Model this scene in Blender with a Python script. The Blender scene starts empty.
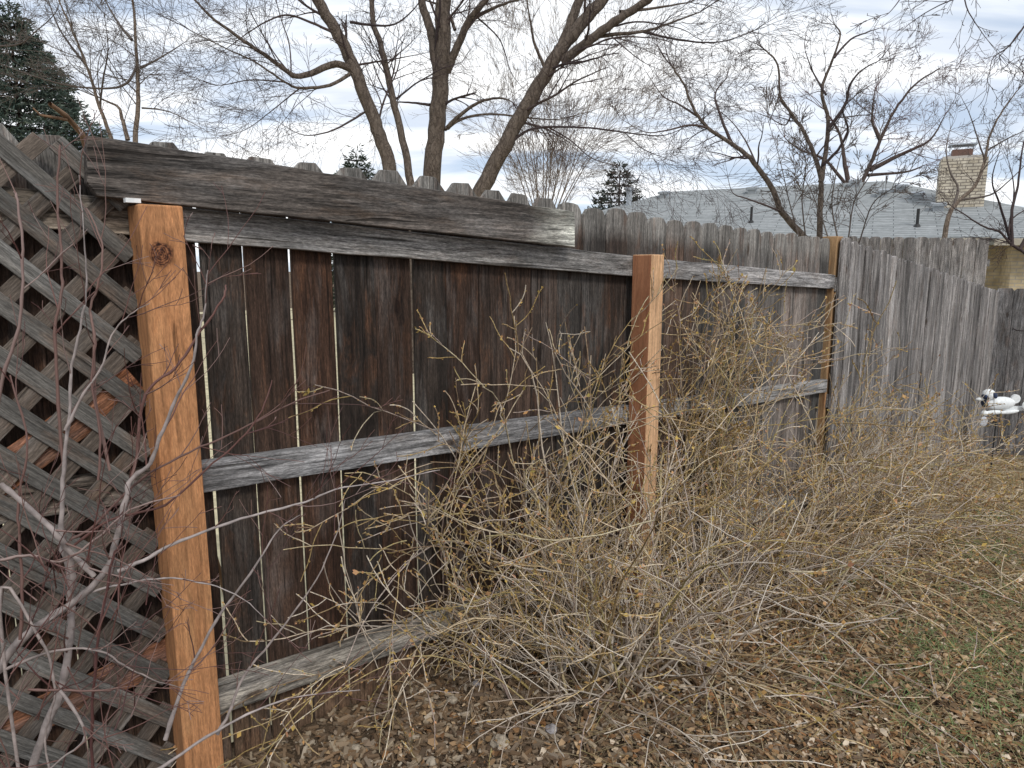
import bpy, math, random
import numpy as np
from mathutils import Vector, noise as mnoise

random.seed(7); RNG = np.random.default_rng(7)
R = math.radians
scene = bpy.context.scene
COL = scene.collection

# ------------------------------------------------------------------ camera
F = 700.0; TH = math.atan(0.165); H = 1.43
cam = bpy.data.cameras.new('camera'); cam.sensor_width = 36; cam.lens = F / 1024 * 36
cam.clip_start = 0.05; cam.clip_end = 600
cam_o = bpy.data.objects.new('camera', cam); COL.objects.link(cam_o)
cam_o.location = (0, 0, H); cam_o.rotation_euler = (math.pi / 2 - TH, 0, 0)
scene.camera = cam_o

def ray(px, py):
    a = (px - 512) / F; b = -(py - 384) / F
    return Vector((a, math.cos(TH) + b * math.sin(TH), -math.sin(TH) + b * math.cos(TH)))
def atY(px, py, Y):
    r = ray(px, py); k = Y / r.y
    return Vector((r.x * k, Y, H + r.z * k))
def atZ(px, py, z):
    r = ray(px, py); k = (z - H) / r.z
    return Vector((r.x * k, r.y * k, z))
U = Vector((.748, .664, 0)).normalized(); M = Vector((-.664, .748, 0)).normalized()
def onfence(px, py, d):
    r = ray(px, py); k = d / (r.dot(M)); p = r * k
    return p.dot(U), H + p.z

# ------------------------------------------------------------------ terrain height
def gz(x, y):
    s = x * U.x + y * U.y
    z = 0.0
    if s > 1: z -= .035 * (min(s, 4.4) - 1)
    if s > 4.2: z -= .103 * (min(s, 8.7) - 4.2)
    return z
def gzn(x, y):
    d = math.hypot(x, y)
    k = .018 if d < 14 else .05
    return gz(x, y) + k * mnoise.noise(Vector((x * 2.2, y * 2.2, 3))) + .008 * mnoise.noise(Vector((x * 9, y * 9, 1)))

# ------------------------------------------------------------------ materials
def mat(name):
    m = bpy.data.materials.new(name); m.use_nodes = True
    nt = m.node_tree; b = nt.nodes['Principled BSDF']
    return m, nt, b
def N(nt, typ, **kw):
    n = nt.nodes.new(typ)
    for k, v in kw.items():
        if k.startswith('i_'):
            n.inputs[k[2:].replace('_', ' ')].default_value = v
        else: setattr(n, k, v)
    return n
def L(nt, a, b): nt.links.new(a, b)
def ramp(nt, stops, src=None, interp='LINEAR'):
    n = nt.nodes.new('ShaderNodeValToRGB'); n.color_ramp.interpolation = interp
    el = n.color_ramp.elements
    while len(el) > 1: el.remove(el[0])
    el[0].position = stops[0][0]; el[0].color = (*stops[0][1], 1)
    for p, c in stops[1:]:
        e = el.new(p); e.color = (*c, 1)
    if src is not None: L(nt, src, n.inputs[0])
    return n
def g(v): return (v, v, v)
def mixc(nt, mode, fac, a, b):
    n = nt.nodes.new('ShaderNodeMix'); n.data_type = 'RGBA'; n.blend_type = mode
    for s, v in ((n.inputs[0], fac), (n.inputs[6], a), (n.inputs[7], b)):
        if hasattr(v, 'is_output'): L(nt, v, s)
        elif isinstance(v, (int, float)): s.default_value = v
        else: s.default_value = (*v, 1)
    return n.outputs[2]
def math_(nt, op, a, b=0.0, c=None):
    n = nt.nodes.new('ShaderNodeMath'); n.operation = op
    for s, v in zip(n.inputs, (a, b) if c is None else (a, b, c)):
        if hasattr(v, 'is_output'): L(nt, v, s)
        else: s.default_value = v
    return n.outputs[0]

def wood(name, axis, grain=1.0, patches=True, knots=1.0, spec=.25, rough=.85, stain=(.06, .022, .01), stain_amt=.5,
         grey=(.30, .30, .31), grey_amt=.5, contrast=1.0, bump=.6, knot_at=None, fresh=False, tint=None, bleach=None, splash=False):
    """weathered timber; base tint from each board's own object colour"""
    m, nt, b = mat(name)
    tc = N(nt, 'ShaderNodeTexCoord'); oi = N(nt, 'ShaderNodeObjectInfo')
    off = N(nt, 'ShaderNodeVectorMath', operation='SCALE'); off.inputs[0].default_value = (13.1, 7.7, 5.3)
    L(nt, oi.outputs['Random'], off.inputs['Scale'])
    add = N(nt, 'ShaderNodeVectorMath', operation='ADD'); L(nt, tc.outputs['Object'], add.inputs[0]); L(nt, off.outputs[0], add.inputs[1])
    def scaled(across, along):
        mp = N(nt, 'ShaderNodeMapping'); L(nt, add.outputs[0], mp.inputs[0])
        mp.inputs['Scale'].default_value = (along, across, across) if axis == 'x' else (across, across, along)
        return mp.outputs[0]
    # knots bend the grain
    vor = N(nt, 'ShaderNodeTexVoronoi', feature='F1'); L(nt, scaled(6.5, 2.6), vor.inputs['Vector']); vor.inputs['Scale'].default_value = 1
    kd = vor.outputs['Distance']
    bend = math_(nt, 'DIVIDE', .0022, math_(nt, 'ADD', kd, .07))
    warp = N(nt, 'ShaderNodeVectorMath', operation='ADD'); L(nt, scaled(1, 1), warp.inputs[0])
    cmb = N(nt, 'ShaderNodeCombineXYZ')
    for i in ((1, 2) if axis == 'x' else (0, 1)): L(nt, bend, cmb.inputs[i])
    L(nt, cmb.outputs[0], warp.inputs[1])
    if knot_at is not None:
        s1 = N(nt, 'ShaderNodeVectorMath', operation='SUBTRACT'); L(nt, tc.outputs['Object'], s1.inputs[0]); s1.inputs[1].default_value = knot_at
        s2 = N(nt, 'ShaderNodeVectorMath', operation='MULTIPLY'); L(nt, s1.outputs[0], s2.inputs[0]); s2.inputs[1].default_value = (1, 0, .55)
        s3 = N(nt, 'ShaderNodeVectorMath', operation='LENGTH'); L(nt, s2.outputs[0], s3.inputs[0])
        fo_ = ramp(nt, [(.02, g(1)), (.08, g(0))], s3.outputs['Value'], 'EASE')
        s4 = N(nt, 'ShaderNodeVectorMath', operation='MULTIPLY'); L(nt, s1.outputs[0], s4.inputs[0]); s4.inputs[1].default_value = (-.75, 0, 0)
        s5 = N(nt, 'ShaderNodeVectorMath', operation='SCALE'); L(nt, s4.outputs[0], s5.inputs[0]); L(nt, fo_.outputs[0], s5.inputs['Scale'])
        s6 = N(nt, 'ShaderNodeVectorMath', operation='ADD'); L(nt, warp.outputs[0], s6.inputs[0]); L(nt, s5.outputs[0], s6.inputs[1]); warp = s6
    def wscaled(across, along):
        mp = N(nt, 'ShaderNodeMapping'); L(nt, warp.outputs[0], mp.inputs[0])
        mp.inputs['Scale'].default_value = (along, across, across) if axis == 'x' else (across, across, along)
        return mp.outputs[0]
    n1 = N(nt, 'ShaderNodeTexNoise', i_Scale=1.0, i_Detail=7.0, i_Roughness=.78, i_Distortion=.05); L(nt, wscaled(140 * grain, 6.5), n1.inputs['Vector'])
    n2 = N(nt, 'ShaderNodeTexNoise', i_Scale=1.0, i_Detail=5.0, i_Roughness=.7, i_Distortion=.3); L(nt, wscaled(30 * grain, 2.2), n2.inputs['Vector'])
    n3 = N(nt, 'ShaderNodeTexNoise', i_Scale=1.0, i_Detail=4.0, i_Roughness=.68, i_Distortion=.4); L(nt, scaled(12, 2.6), n3.inputs['Vector'])
    n4 = N(nt, 'ShaderNodeTexNoise', i_Scale=1.0, i_Detail=6.0, i_Roughness=.7, i_Distortion=.5); L(nt, scaled(16, 4.1), n4.inputs['Vector'])
    c = contrast
    r1 = ramp(nt, [(.34, g(max(.12, 1 - .72 * c))), (.5, g(1.0)), (.66, g(1 + .75 * c))], n1.outputs[0])
    r2 = ramp(nt, [(.30, g(1 - .5 * c)), (.5, g(1.0)), (.7, g(1 + .4 * c))], n2.outputs[0])
    basec = oi.outputs['Color']
    if tint: basec = mixc(nt, 'MULTIPLY', 1.0, basec, tint)
    if bleach:
        sp_ = N(nt, 'ShaderNodeSeparateXYZ'); L(nt, tc.outputs['Object'], sp_.inputs[0])
        nb = N(nt, 'ShaderNodeTexNoise', i_Scale=9.0, i_Detail=4.0); L(nt, tc.outputs['Object'], nb.inputs['Vector'])
        xx = math_(nt, 'ADD', sp_.outputs[0], math_(nt, 'MULTIPLY', math_(nt, 'SUBTRACT', nb.outputs[0], .5), .25))
        fb = ramp(nt, [(0, g(0)), (.5, g(0)), (1, g(1))], math_(nt, 'DIVIDE', math_(nt, 'SUBTRACT', xx, bleach[0]), bleach[1]))
        basec = mixc(nt, 'MIX', fb.outputs[0], basec, bleach[2])
    if splash:
        sz_ = N(nt, 'ShaderNodeSeparateXYZ'); L(nt, tc.outputs['Object'], sz_.inputs[0])
        zz_ = math_(nt, 'ADD', sz_.outputs[2], math_(nt, 'MULTIPLY', n3.outputs[0], .30))
        fs = ramp(nt, [(.22, g(.85)), (.46, g(0))], zz_); basec = mixc(nt, 'MIX', fs.outputs[0], basec, (.15, .095, .06))
        ft = ramp(nt, [(.0, g(0)), (1, g(.8))], math_(nt, 'DIVIDE', math_(nt, 'SUBTRACT', math_(nt, 'ADD', sz_.outputs[2], math_(nt, 'MULTIPLY', n3.outputs[0], .08)), 1.665), .07)); basec = mixc(nt, 'MIX', ft.outputs[0], basec, (.20, .19, .175))
    col = mixc(nt, 'MULTIPLY', 1.0, basec, r1.outputs[0])
    col = mixc(nt, 'MULTIPLY', 1.0, col, r2.outputs[0])
    if patches:
        f3 = ramp(nt, [(.50, g(0)), (.68, g(1))], n3.outputs[0])
        col = mixc(nt, 'MIX', math_(nt, 'MULTIPLY', f3.outputs[0], grey_amt), col,
                   mixc(nt, 'MULTIPLY', 1.0, mixc(nt, 'MIX', .5, basec, grey), r1.outputs[0]))
        f4 = ramp(nt, [(.53, g(0)), (.70, g(1))], n4.outputs[0])
        col = mixc(nt, 'MIX', math_(nt, 'MULTIPLY', f4.outputs[0], stain_amt), col,
                   mixc(nt, 'MULTIPLY', 1.0, stain, r1.outputs[0]))
    n7 = N(nt, 'ShaderNodeTexNoise', i_Scale=1.0, i_Detail=5.0, i_Roughness=.65, i_Distortion=.6); L(nt, scaled(9, 1.5), n7.inputs['Vector'])
    r7 = ramp(nt, [(.34, g(1 - .45 * c)), (.5, g(.95)), (.66, g(1 + .55 * c))], n7.outputs[0]); col = mixc(nt, 'MULTIPLY', .8 if not fresh else .3, col, r7.outputs[0])
    n6 = N(nt, 'ShaderNodeTexNoise', i_Scale=1.0, i_Detail=3.0, i_Roughness=.7); L(nt, scaled(330, 70), n6.inputs['Vector'])
    r6 = ramp(nt, [(.32, g(1 - .38 * c)), (.5, g(1.0)), (.70, g(1 + .5 * c))], n6.outputs[0]); col = mixc(nt, 'MULTIPLY', 1.0, col, r6.outputs[0])
    # cracks
    n5 = N(nt, 'ShaderNodeTexNoise', i_Scale=1.0, i_Detail=2.0); L(nt, wscaled(75, 1.6), n5.inputs['Vector'])
    crack = ramp(nt, [(.29 if not fresh else .27, g(1)), (.35 if not fresh else .30, g(0))], n5.outputs[0])
    col = mixc(nt, 'MIX', math_(nt, 'MULTIPLY', crack.outputs[0], .8 if not fresh else .6), col, mixc(nt, 'MULTIPLY', 1.0, col, (.22, .2, .18)))
    # knots
    if knots > 0:
        kn = ramp(nt, [(.055 * knots, g(1)), (.11 * knots, g(0))], kd)
        col = mixc(nt, 'MIX', math_(nt, 'MULTIPLY', kn.outputs[0], .85), col, mixc(nt, 'MULTIPLY', 1.0, col, (.25, .17, .12)))
    hgt = math_(nt, 'ADD', math_(nt, 'MULTIPLY', n1.outputs[0], .6), math_(nt, 'MULTIPLY', crack.outputs[0], -.7))
    if knot_at is not None:
        sb = N(nt, 'ShaderNodeVectorMath', operation='SUBTRACT'); L(nt, tc.outputs['Object'], sb.inputs[0]); sb.inputs[1].default_value = knot_at
        ml = N(nt, 'ShaderNodeVectorMath', operation='MULTIPLY'); L(nt, sb.outputs[0], ml.inputs[0]); ml.inputs[1].default_value = (1.0, .25, .9)
        ln = N(nt, 'ShaderNodeVectorMath', operation='LENGTH'); L(nt, ml.outputs[0], ln.inputs[0])
        nk = N(nt, 'ShaderNodeTexNoise', i_Scale=95.0, i_Detail=4.0); L(nt, tc.outputs['Object'], nk.inputs['Vector'])
        nl = N(nt, 'ShaderNodeTexNoise', i_Scale=38.0, i_Detail=3.0); L(nt, tc.outputs['Object'], nl.inputs['Vector'])
        dd = math_(nt, 'ADD', math_(nt, 'ADD', ln.outputs['Value'], math_(nt, 'MULTIPLY', math_(nt, 'SUBTRACT', nk.outputs[0], .5), .006)), math_(nt, 'MULTIPLY', math_(nt, 'SUBTRACT', nl.outputs[0], .5), .022))
        f = ramp(nt, [(.0, g(1)), (.0240, g(1)), (.0290, g(0))], dd)
        rings = N(nt, 'ShaderNodeTexNoise', i_Scale=120.0, i_Detail=4.0); L(nt, tc.outputs['Object'], rings.inputs['Vector'])
        sn_ = math_(nt, 'SINE', math_(nt, 'MULTIPLY', dd, 1150.0)); rg = math_(nt, 'ADD', math_(nt, 'MULTIPLY', sn_, .09), rings.outputs[0])
        kc = ramp(nt, [(.34, (.025, .010, .007)), (.50, (.12, .045, .022)), (.70, (.30, .13, .06))], rg)
        col = mixc(nt, 'MIX', f.outputs[0], col, kc.outputs[0])
        halo = ramp(nt, [(.026, g(1)), (.036, g(.5)), (.06, g(0))], ln.outputs['Value'])
        rim = mixc(nt, 'MULTIPLY', math_(nt, 'MULTIPLY', math_(nt, 'SUBTRACT', halo.outputs[0], f.outputs[0]), .45), col, (.55, .40, .28))
        col = rim
        hgt = math_(nt, 'ADD', hgt, math_(nt, 'MULTIPLY', math_(nt, 'MULTIPLY', f.outputs[0], rings.outputs[0]), 1.5))
    L(nt, col, b.inputs['Base Color'])
    b.inputs['Roughness'].default_value = rough; b.inputs['Specular IOR Level'].default_value = spec
    bp = N(nt, 'ShaderNodeBump', i_Strength=bump, i_Distance=.004); L(nt, hgt, bp.inputs['Height']); L(nt, bp.outputs[0], b.inputs['Normal'])
    return m

def island(name, cols, rough=.8, spec=.2, scale=None, detail_amt=.3, bump=0):
    """colour chosen per loose piece (cane, twig, leaf, chip)"""
    m, nt, b = mat(name)
    geo = N(nt, 'ShaderNodeNewGeometry')
    st = [(i / (len(cols) - 1) if len(cols) > 1 else 0, c) for i, c in enumerate(cols)]
    r = ramp(nt, st, geo.outputs['Random Per Island'])
    col = r.outputs[0]
    if scale:
        tc = N(nt, 'ShaderNodeTexCoord')
        n = N(nt, 'ShaderNodeTexNoise', i_Scale=scale, i_Detail=4.0); L(nt, tc.outputs['Object'], n.inputs['Vector'])
        v = ramp(nt, [(.3, g(1 - detail_amt)), (.7, g(1 + detail_amt))], n.outputs[0])
        col = mixc(nt, 'MULTIPLY', 1.0, col, v.outputs[0])
        if bump:
            bp = N(nt, 'ShaderNodeBump', i_Strength=bump, i_Distance=.01); L(nt, n.outputs[0], bp.inputs['Height']); L(nt, bp.outputs[0], b.inputs['Normal'])
    L(nt, col, b.inputs['Base Color'])
    b.inputs['Roughness'].default_value = rough; b.inputs['Specular IOR Level'].default_value = spec
    return m

def bark(name, c1, c2, scale=9, zs=.25, bump=1.0):
    m, nt, b = mat(name)
    tc = N(nt, 'ShaderNodeTexCoord'); mp = N(nt, 'ShaderNodeMapping'); mp.inputs['Scale'].default_value = (1, 1, zs); wn = N(nt, 'ShaderNodeTexNoise', i_Scale=scale * .9, i_Detail=3.0); L(nt, tc.outputs['Object'], wn.inputs['Vector']); wm = N(nt, 'ShaderNodeVectorMath', operation='MULTIPLY_ADD'); L(nt, wn.outputs['Color'], wm.inputs[0]); wm.inputs[1].default_value = (1.6 / scale,) * 3; L(nt, tc.outputs['Object'], wm.inputs[2]); L(nt, wm.outputs[0], mp.inputs[0])
    n = N(nt, 'ShaderNodeTexNoise', i_Scale=scale * 2.2, i_Detail=6.0, i_Roughness=.65); L(nt, mp.outputs[0], n.inputs['Vector'])
    v = N(nt, 'ShaderNodeTexVoronoi', feature='DISTANCE_TO_EDGE', i_Scale=scale * 1.6); L(nt, mp.outputs[0], v.inputs['Vector'])
    r = ramp(nt, [(.3, c1), (.7, c2)], n.outputs[0])
    e = ramp(nt, [(.0, g(.72)), (.10, g(1))], v.outputs[0])
    L(nt, mixc(nt, 'MULTIPLY', 1.0, r.outputs[0], e.outputs[0]), b.inputs['Base Color'])
    b.inputs['Roughness'].default_value = .9; b.inputs['Specular IOR Level'].default_value = .15
    h = math_(nt, 'ADD', n.outputs[0], e.outputs[0])
    bp = N(nt, 'ShaderNodeBump', i_Strength=bump, i_Distance=.03); L(nt, h, bp.inputs['Height']); L(nt, bp.outputs[0], b.inputs['Normal'])
    return m
def plain(name, c, rough=.6, spec=.3, metal=0, var=.12, scale=40):
    m, nt, b = mat(name)
    tc = N(nt, 'ShaderNodeTexCoord'); n = N(nt, 'ShaderNodeTexNoise', i_Scale=scale, i_Detail=4.0); L(nt, tc.outputs['Object'], n.inputs['Vector'])
    v = ramp(nt, [(.3, tuple(x * (1 - var) for x in c)), (.7, tuple(min(1, x * (1 + var)) for x in c))], n.outputs[0])
    L(nt, v.outputs[0], b.inputs['Base Color']); b.inputs['Roughness'].default_value = rough
    b.inputs['Specular IOR Level'].default_value = spec; b.inputs['Metallic'].default_value = metal
    return m

W_PICK = wood('weathered_picket', 'z', stain=(.115, .052, .026), stain_amt=.60, grey=(.155, .150, .145), grey_amt=.55, contrast=1.05, splash=True)
W_SIDE = wood('grey_picket', 'z', grain=1.3, stain=(.12, .075, .05), stain_amt=.45, grey=(.36, .36, .37), grey_amt=.5, contrast=1.25)
W_RAIL = wood('weathered_rail', 'x', stain=(.12, .085, .06), stain_amt=.45, grey=(.27, .275, .29), grey_amt=.55, contrast=1.15, bump=.9)
W_POST = wood('cedar_post_wood', 'z', grain=.75, patches=True, stain=(.40, .15, .055), stain_amt=.45, grey=(.62, .36, .17), grey_amt=.5, contrast=.5, bump=.25, knots=0, fresh=True)
W_POSTK = wood('cedar_post_wood_with_knot', 'z', grain=.75, patches=True, stain=(.38, .14, .05), stain_amt=.45, grey=(.62, .36, .17), grey_amt=.5, contrast=.55, bump=.3, knots=0, knot_at=(-.008, 0.0, 1.462), fresh=True)
W_CAP = wood('weathered_cap_board', 'x', grain=.8, stain=(.10, .065, .042), stain_amt=.6, grey=(.20, .20, .20), grey_amt=.5, contrast=1.15, bump=.9, bleach=(1.05, .55, (.44, .44, .39)))
W_POSTR = wood('cedar_post_red_side', 'z', grain=.75, stain=(.22, .06, .03), stain_amt=.5, grey=(.34, .13, .07), grey_amt=.4, contrast=.35, bump=.25, knots=0, fresh=True, tint=(.62, .46, .42))  # darker, redder variant of the post wood, used on one side face only
W_LAT = wood('lattice_wood', 'x', grain=1.5, stain=(.19, .12, .08), stain_amt=.5, grey=(.30, .31, .31), grey_amt=.4, contrast=.8, knots=0)
WHITE = plain('white_paint', (.78, .80, .80), .55); NAVY = plain('dark_blue_paint', (.03, .045, .09), .5)
METAL = plain('galvanised_metal', (.42, .45, .48), .45, .5, .6); DARKM = plain('dark_metal', (.03, .03, .03), .5, .4, .3)

# ------------------------------------------------------------------ object helpers
def tag(o, label=None, cat=None, group=None, kind=None):
    if label: o['label'] = label
    if cat: o['category'] = cat
    if group: o['group'] = group
    if kind: o['kind'] = kind
    return o
def empty(name, loc, rz=0):
    o = bpy.data.objects.new(name, None); COL.objects.link(o); o.location = loc; o.rotation_euler = (0, 0, rz); o.empty_display_size = .1
    return o
def link(name, verts, faces, m, parent=None, loc=(0, 0, 0), rot=(0, 0, 0), color=None, smooth=False):
    me = bpy.data.meshes.new(name); me.from_pydata([tuple(v) for v in verts], [], [tuple(f) for f in faces]); me.update()
    if m is not None: me.materials.append(m)
    if smooth:
        for p in me.polygons: p.use_smooth = True
    o = bpy.data.objects.new(name, me); COL.objects.link(o); o.location = loc; o.rotation_euler = rot
    if color: o.color = (*color, 1)
    if parent: o.parent = parent
    return o
def npmesh(name, V, Fq, m, parent=None, smooth=True, loc=(0, 0, 0)):
    V = np.asarray(V, dtype=np.float32); Fq = np.asarray(Fq, dtype=np.int32)
    me = bpy.data.meshes.new(name); k = Fq.shape[1]; n = len(Fq)
    me.vertices.add(len(V)); me.vertices.foreach_set('co', (V - np.array(loc, dtype=np.float32)).ravel())
    me.loops.add(n * k); me.loops.foreach_set('vertex_index', Fq.ravel())
    me.polygons.add(n); me.polygons.foreach_set('loop_start', np.arange(0, n * k, k, dtype=np.int32))
    me.polygons.foreach_set('use_smooth', np.full(n, smooth)); me.update(calc_edges=True)
    me.materials.append(m); o = bpy.data.objects.new(name, me); COL.objects.link(o); o.location = loc
    if parent:
        o.parent = parent; o.location = Vector(loc) - parent.location
    return o

class MB:
    def __init__(s): s.v = []; s.f = []
    def box(s, x0, x1, y0, y1, z0, z1, j=0):
        b = len(s.v); q = lambda: random.uniform(-j, j)
        for z in (z0, z1):
            for x, y in ((x0, y0), (x1, y0), (x1, y1), (x0, y1)): s.v.append((x + q(), y + q(), z + q()))
        for f in ((0, 3, 2, 1), (4, 5, 6, 7), (0, 1, 5, 4), (1, 2, 6, 5), (2, 3, 7, 6), (3, 0, 4, 7)): s.f.append(tuple(b + i for i in f))
    def prism(s, out, y0, y1):
        """outline in xz (counter-clockwise seen from -y), extruded along y"""
        b = len(s.v); n = len(out)
        s.v += [(x, y0, z) for x, z in out] + [(x, y1, z) for x, z in out]
        s.f.append(tuple(range(b, b + n))); s.f.append(tuple(range(b + 2 * n - 1, b + n - 1, -1)))
        for i in range(n):
            j = (i + 1) % n; s.f.append((b + j, b + i, b + n + i, b + n + j))
    def cyl(s, c, r, h, n=14, r2=None, axis='z'):
        b = len(s.v); r2 = r if r2 is None else r2
        for k, (rr, t) in enumerate(((r, 0), (r2, h))):
            for i in range(n):
                a = 2 * math.pi * i / n; p = (rr * math.cos(a), rr * math.sin(a), t)
                if axis == 'y': p = (p[0], p[2], p[1])
                s.v.append((c[0] + p[0], c[1] + p[1], c[2] + p[2]))
        for i in range(n):
            j = (i + 1) % n; s.f.append((b + i, b + j, b + n + j, b + n + i))
        s.f.append(tuple(range(b + n - 1, b - 1, -1))); s.f.append(tuple(range(b + n, b + 2 * n)))
    def build(s, name, m, parent=None, **kw): return link(name, s.v, s.f, m, parent, **kw)

def bevel(o, w=.003, seg=2):
    md = o.modifiers.new('bevel', 'BEVEL'); md.width = w; md.segments = seg; md.limit_method = 'ANGLE'; md.angle_limit = R(40)
    return o

# --- a timber board as a wobbly-edged prism; long axis local z (picket) or x (rail)
def picket(parent, x, w, z0, z1, y, th=.016, ear=.044, color=(.2, .19, .18), m=None, tilt=0, yaw=0, rnd=False, seg=9):
    h = z1 - z0; hw = w / 2; L_, Rr = [], []
    for i in range(seg + 1):
        t = i / seg * (h - ear)
        L_.append((-hw + random.uniform(-.0012, .0012), t)); Rr.append((hw + random.uniform(-.0012, .0012), t))
    e2 = ear * random.uniform(.85, 1.1)
    if rnd:
        top = [(hw * .90, h - ear * .55), (hw * .66, h - ear * .12), (hw * .3, h), (-hw * .3, h + random.uniform(-.003, .002)), (-hw * .68, h - ear * .15), (-hw * .92, h - ear * .6)]
    else:
        top = [(hw - e2 * .8, h + random.uniform(-.003, .003)), (-hw + e2 * .8, h + random.uniform(-.003, .003))]
    out = Rr + top + L_[::-1]
    b = MB(); b.prism(out, 0, th)
    o = b.build('picket', m, parent, loc=(x, y, z0), rot=(0, tilt, yaw), color=color)
    return bevel(o, .0018, 1)
def plank(name, parent, x0, z0, x1, z1, hgt, y0, y1, color, m, seg=14, jit=.0015, out=None, bev=.003):
    """horizontal board between two centre points; local x along the board"""
    Lg = math.hypot(x1 - x0, z1 - z0); a = math.atan2(z1 - z0, x1 - x0); b = MB()
    if out is None:
        lo = [(Lg * i / seg, -hgt / 2 + random.uniform(-jit, jit)) for i in range(seg + 1)]
        hi = [(Lg * i / seg, hgt / 2 + random.uniform(-jit, jit)) for i in range(seg, -1, -1)]
        out = lo + hi
    b.prism(out, 0, y1 - y0)
    o = b.build(name, m, parent, loc=(x0, y0, z0), rot=(0, -a, 0), color=color)
    return bevel(o, bev, 2)

# ------------------------------------------------------------------ world, sun
SUN_EL, SUN_AZ = 42, 158      # azimuth measured clockwise from +Y: behind the camera, to the right
w = bpy.data.worlds.new('World'); scene.world = w; w.use_nodes = True
nt = w.node_tree; bg = nt.nodes['Background']; bg.inputs['Strength'].default_value = .10
sky = N(nt, 'ShaderNodeTexSky', sky_type='NISHITA', sun_disc=False, sun_elevation=R(SUN_EL), sun_rotation=R(SUN_AZ), altitude=1600, dust_density=1.5)
tc = N(nt, 'ShaderNodeTexCoord'); sx = N(nt, 'ShaderNodeSeparateXYZ'); L(nt, tc.outputs['Generated'], sx.inputs[0])
zz = math_(nt, 'ADD', math_(nt, 'MAXIMUM', sx.outputs[2], 0.0), .16)
cx = math_(nt, 'DIVIDE', sx.outputs[0], zz); cy = math_(nt, 'DIVIDE', sx.outputs[1], zz)
cv = N(nt, 'ShaderNodeCombineXYZ'); L(nt, math_(nt, 'MULTIPLY', cx, .50), cv.inputs[0]); L(nt, math_(nt, 'MULTIPLY', cy, 1.5), cv.inputs[1])
cn = N(nt, 'ShaderNodeTexNoise', i_Scale=.85, i_Detail=7.0, i_Roughness=.52, i_Distortion=.35); L(nt, cv.outputs[0], cn.inputs['Vector'])
cov = ramp(nt, [(.39, g(0)), (.56, g(1))], cn.outputs[0], 'EASE')
cn2 = N(nt, 'ShaderNodeTexNoise', i_Scale=2.1, i_Detail=6.0); L(nt, cv.outputs[0], cn2.inputs['Vector'])
cc = ramp(nt, [(.34, (7.6, 8.2, 9.2)), (.50, (11.0, 11.2, 11.4)), (.68, (12.6, 12.6, 12.5))], cn2.outputs[0])
blue = mixc(nt, 'MIX', .75, sky.outputs[0], (6.2, 7.2, 8.7))
L(nt, mixc(nt, 'MIX', cov.outputs[0], blue, cc.outputs[0]), bg.inputs['Color'])
sun = bpy.data.lights.new('sun', 'SUN'); sun.energy = 1.5; sun.angle = R(11); sun.color = (1, .96, .9)
so = bpy.data.objects.new('sun', sun); COL.objects.link(so)
az = R(SUN_AZ); dv = Vector((math.sin(az) * math.cos(R(SUN_EL)), math.cos(az) * math.cos(R(SUN_EL)), math.sin(R(SUN_EL))))
so.rotation_euler = dv.to_track_quat('Z', 'Y').to_euler()
scene.view_settings.view_transform = 'Standard'; scene.view_settings.look = 'None'; scene.view_settings.exposure = .16

# ------------------------------------------------------------------ ground
def ground():
    xs = np.concatenate([np.linspace(-300, -14, 14), np.linspace(-12, -1.2, 28), np.linspace(-1, 6.5, 260), np.linspace(6.7, 14, 24), np.linspace(18, 300, 14)])
    ys = np.concatenate([np.linspace(-60, -4, 8), np.linspace(-3, 1.2, 10), np.linspace(1.3, 8.5, 260), np.linspace(8.8, 26, 34), np.linspace(32, 450, 16)])
    V = [(x, y, gzn(x, y)) for y in ys for x in xs]; nx = len(xs)
    i, j = np.meshgrid(np.arange(nx - 1), np.arange(len(ys) - 1)); a = (j * nx + i).ravel()
    Fq = np.stack([a, a + 1, a + nx + 1, a + nx], 1)
    m, nt, b = mat('soil_and_dry_lawn'); tc = N(nt, 'ShaderNodeTexCoord')
    n1 = N(nt, 'ShaderNodeTexNoise', i_Scale=1.7, i_Detail=6.0); n2 = N(nt, 'ShaderNodeTexNoise', i_Scale=60.0, i_Detail=7.0, i_Roughness=.7)
    n3 = N(nt, 'ShaderNodeTexVoronoi', i_Scale=55.0)
    for n in (n1, n2, n3): L(nt, tc.outputs['Object'], n.inputs['Vector'])
    r1 = ramp(nt, [(.35, (.075, .052, .034)), (.6, (.165, .12, .08))], n1.outputs[0])
    r2 = ramp(nt, [(.3, g(.5)), (.5, g(1)), (.72, g(1.7))], n2.outputs[0])
    L(nt, mixc(nt, 'MULTIPLY', 1, r1.outputs[0], r2.outputs[0]), b.inputs['Base Color']); b.inputs['Roughness'].default_value = .95
    b.inputs['Specular IOR Level'].default_value = .1
    h = math_(nt, 'ADD', n2.outputs[0], math_(nt, 'MULTIPLY', n3.outputs[0], .5))
    bp = N(nt, 'ShaderNodeBump', i_Strength=.9, i_Distance=.02); L(nt, h, bp.inputs['Height']); L(nt, bp.outputs[0], b.inputs['Normal'])
    o = npmesh('ground', V, Fq, m); tag(o, 'brown garden soil sloping down along the fence', kind='structure')
ground()

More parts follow.
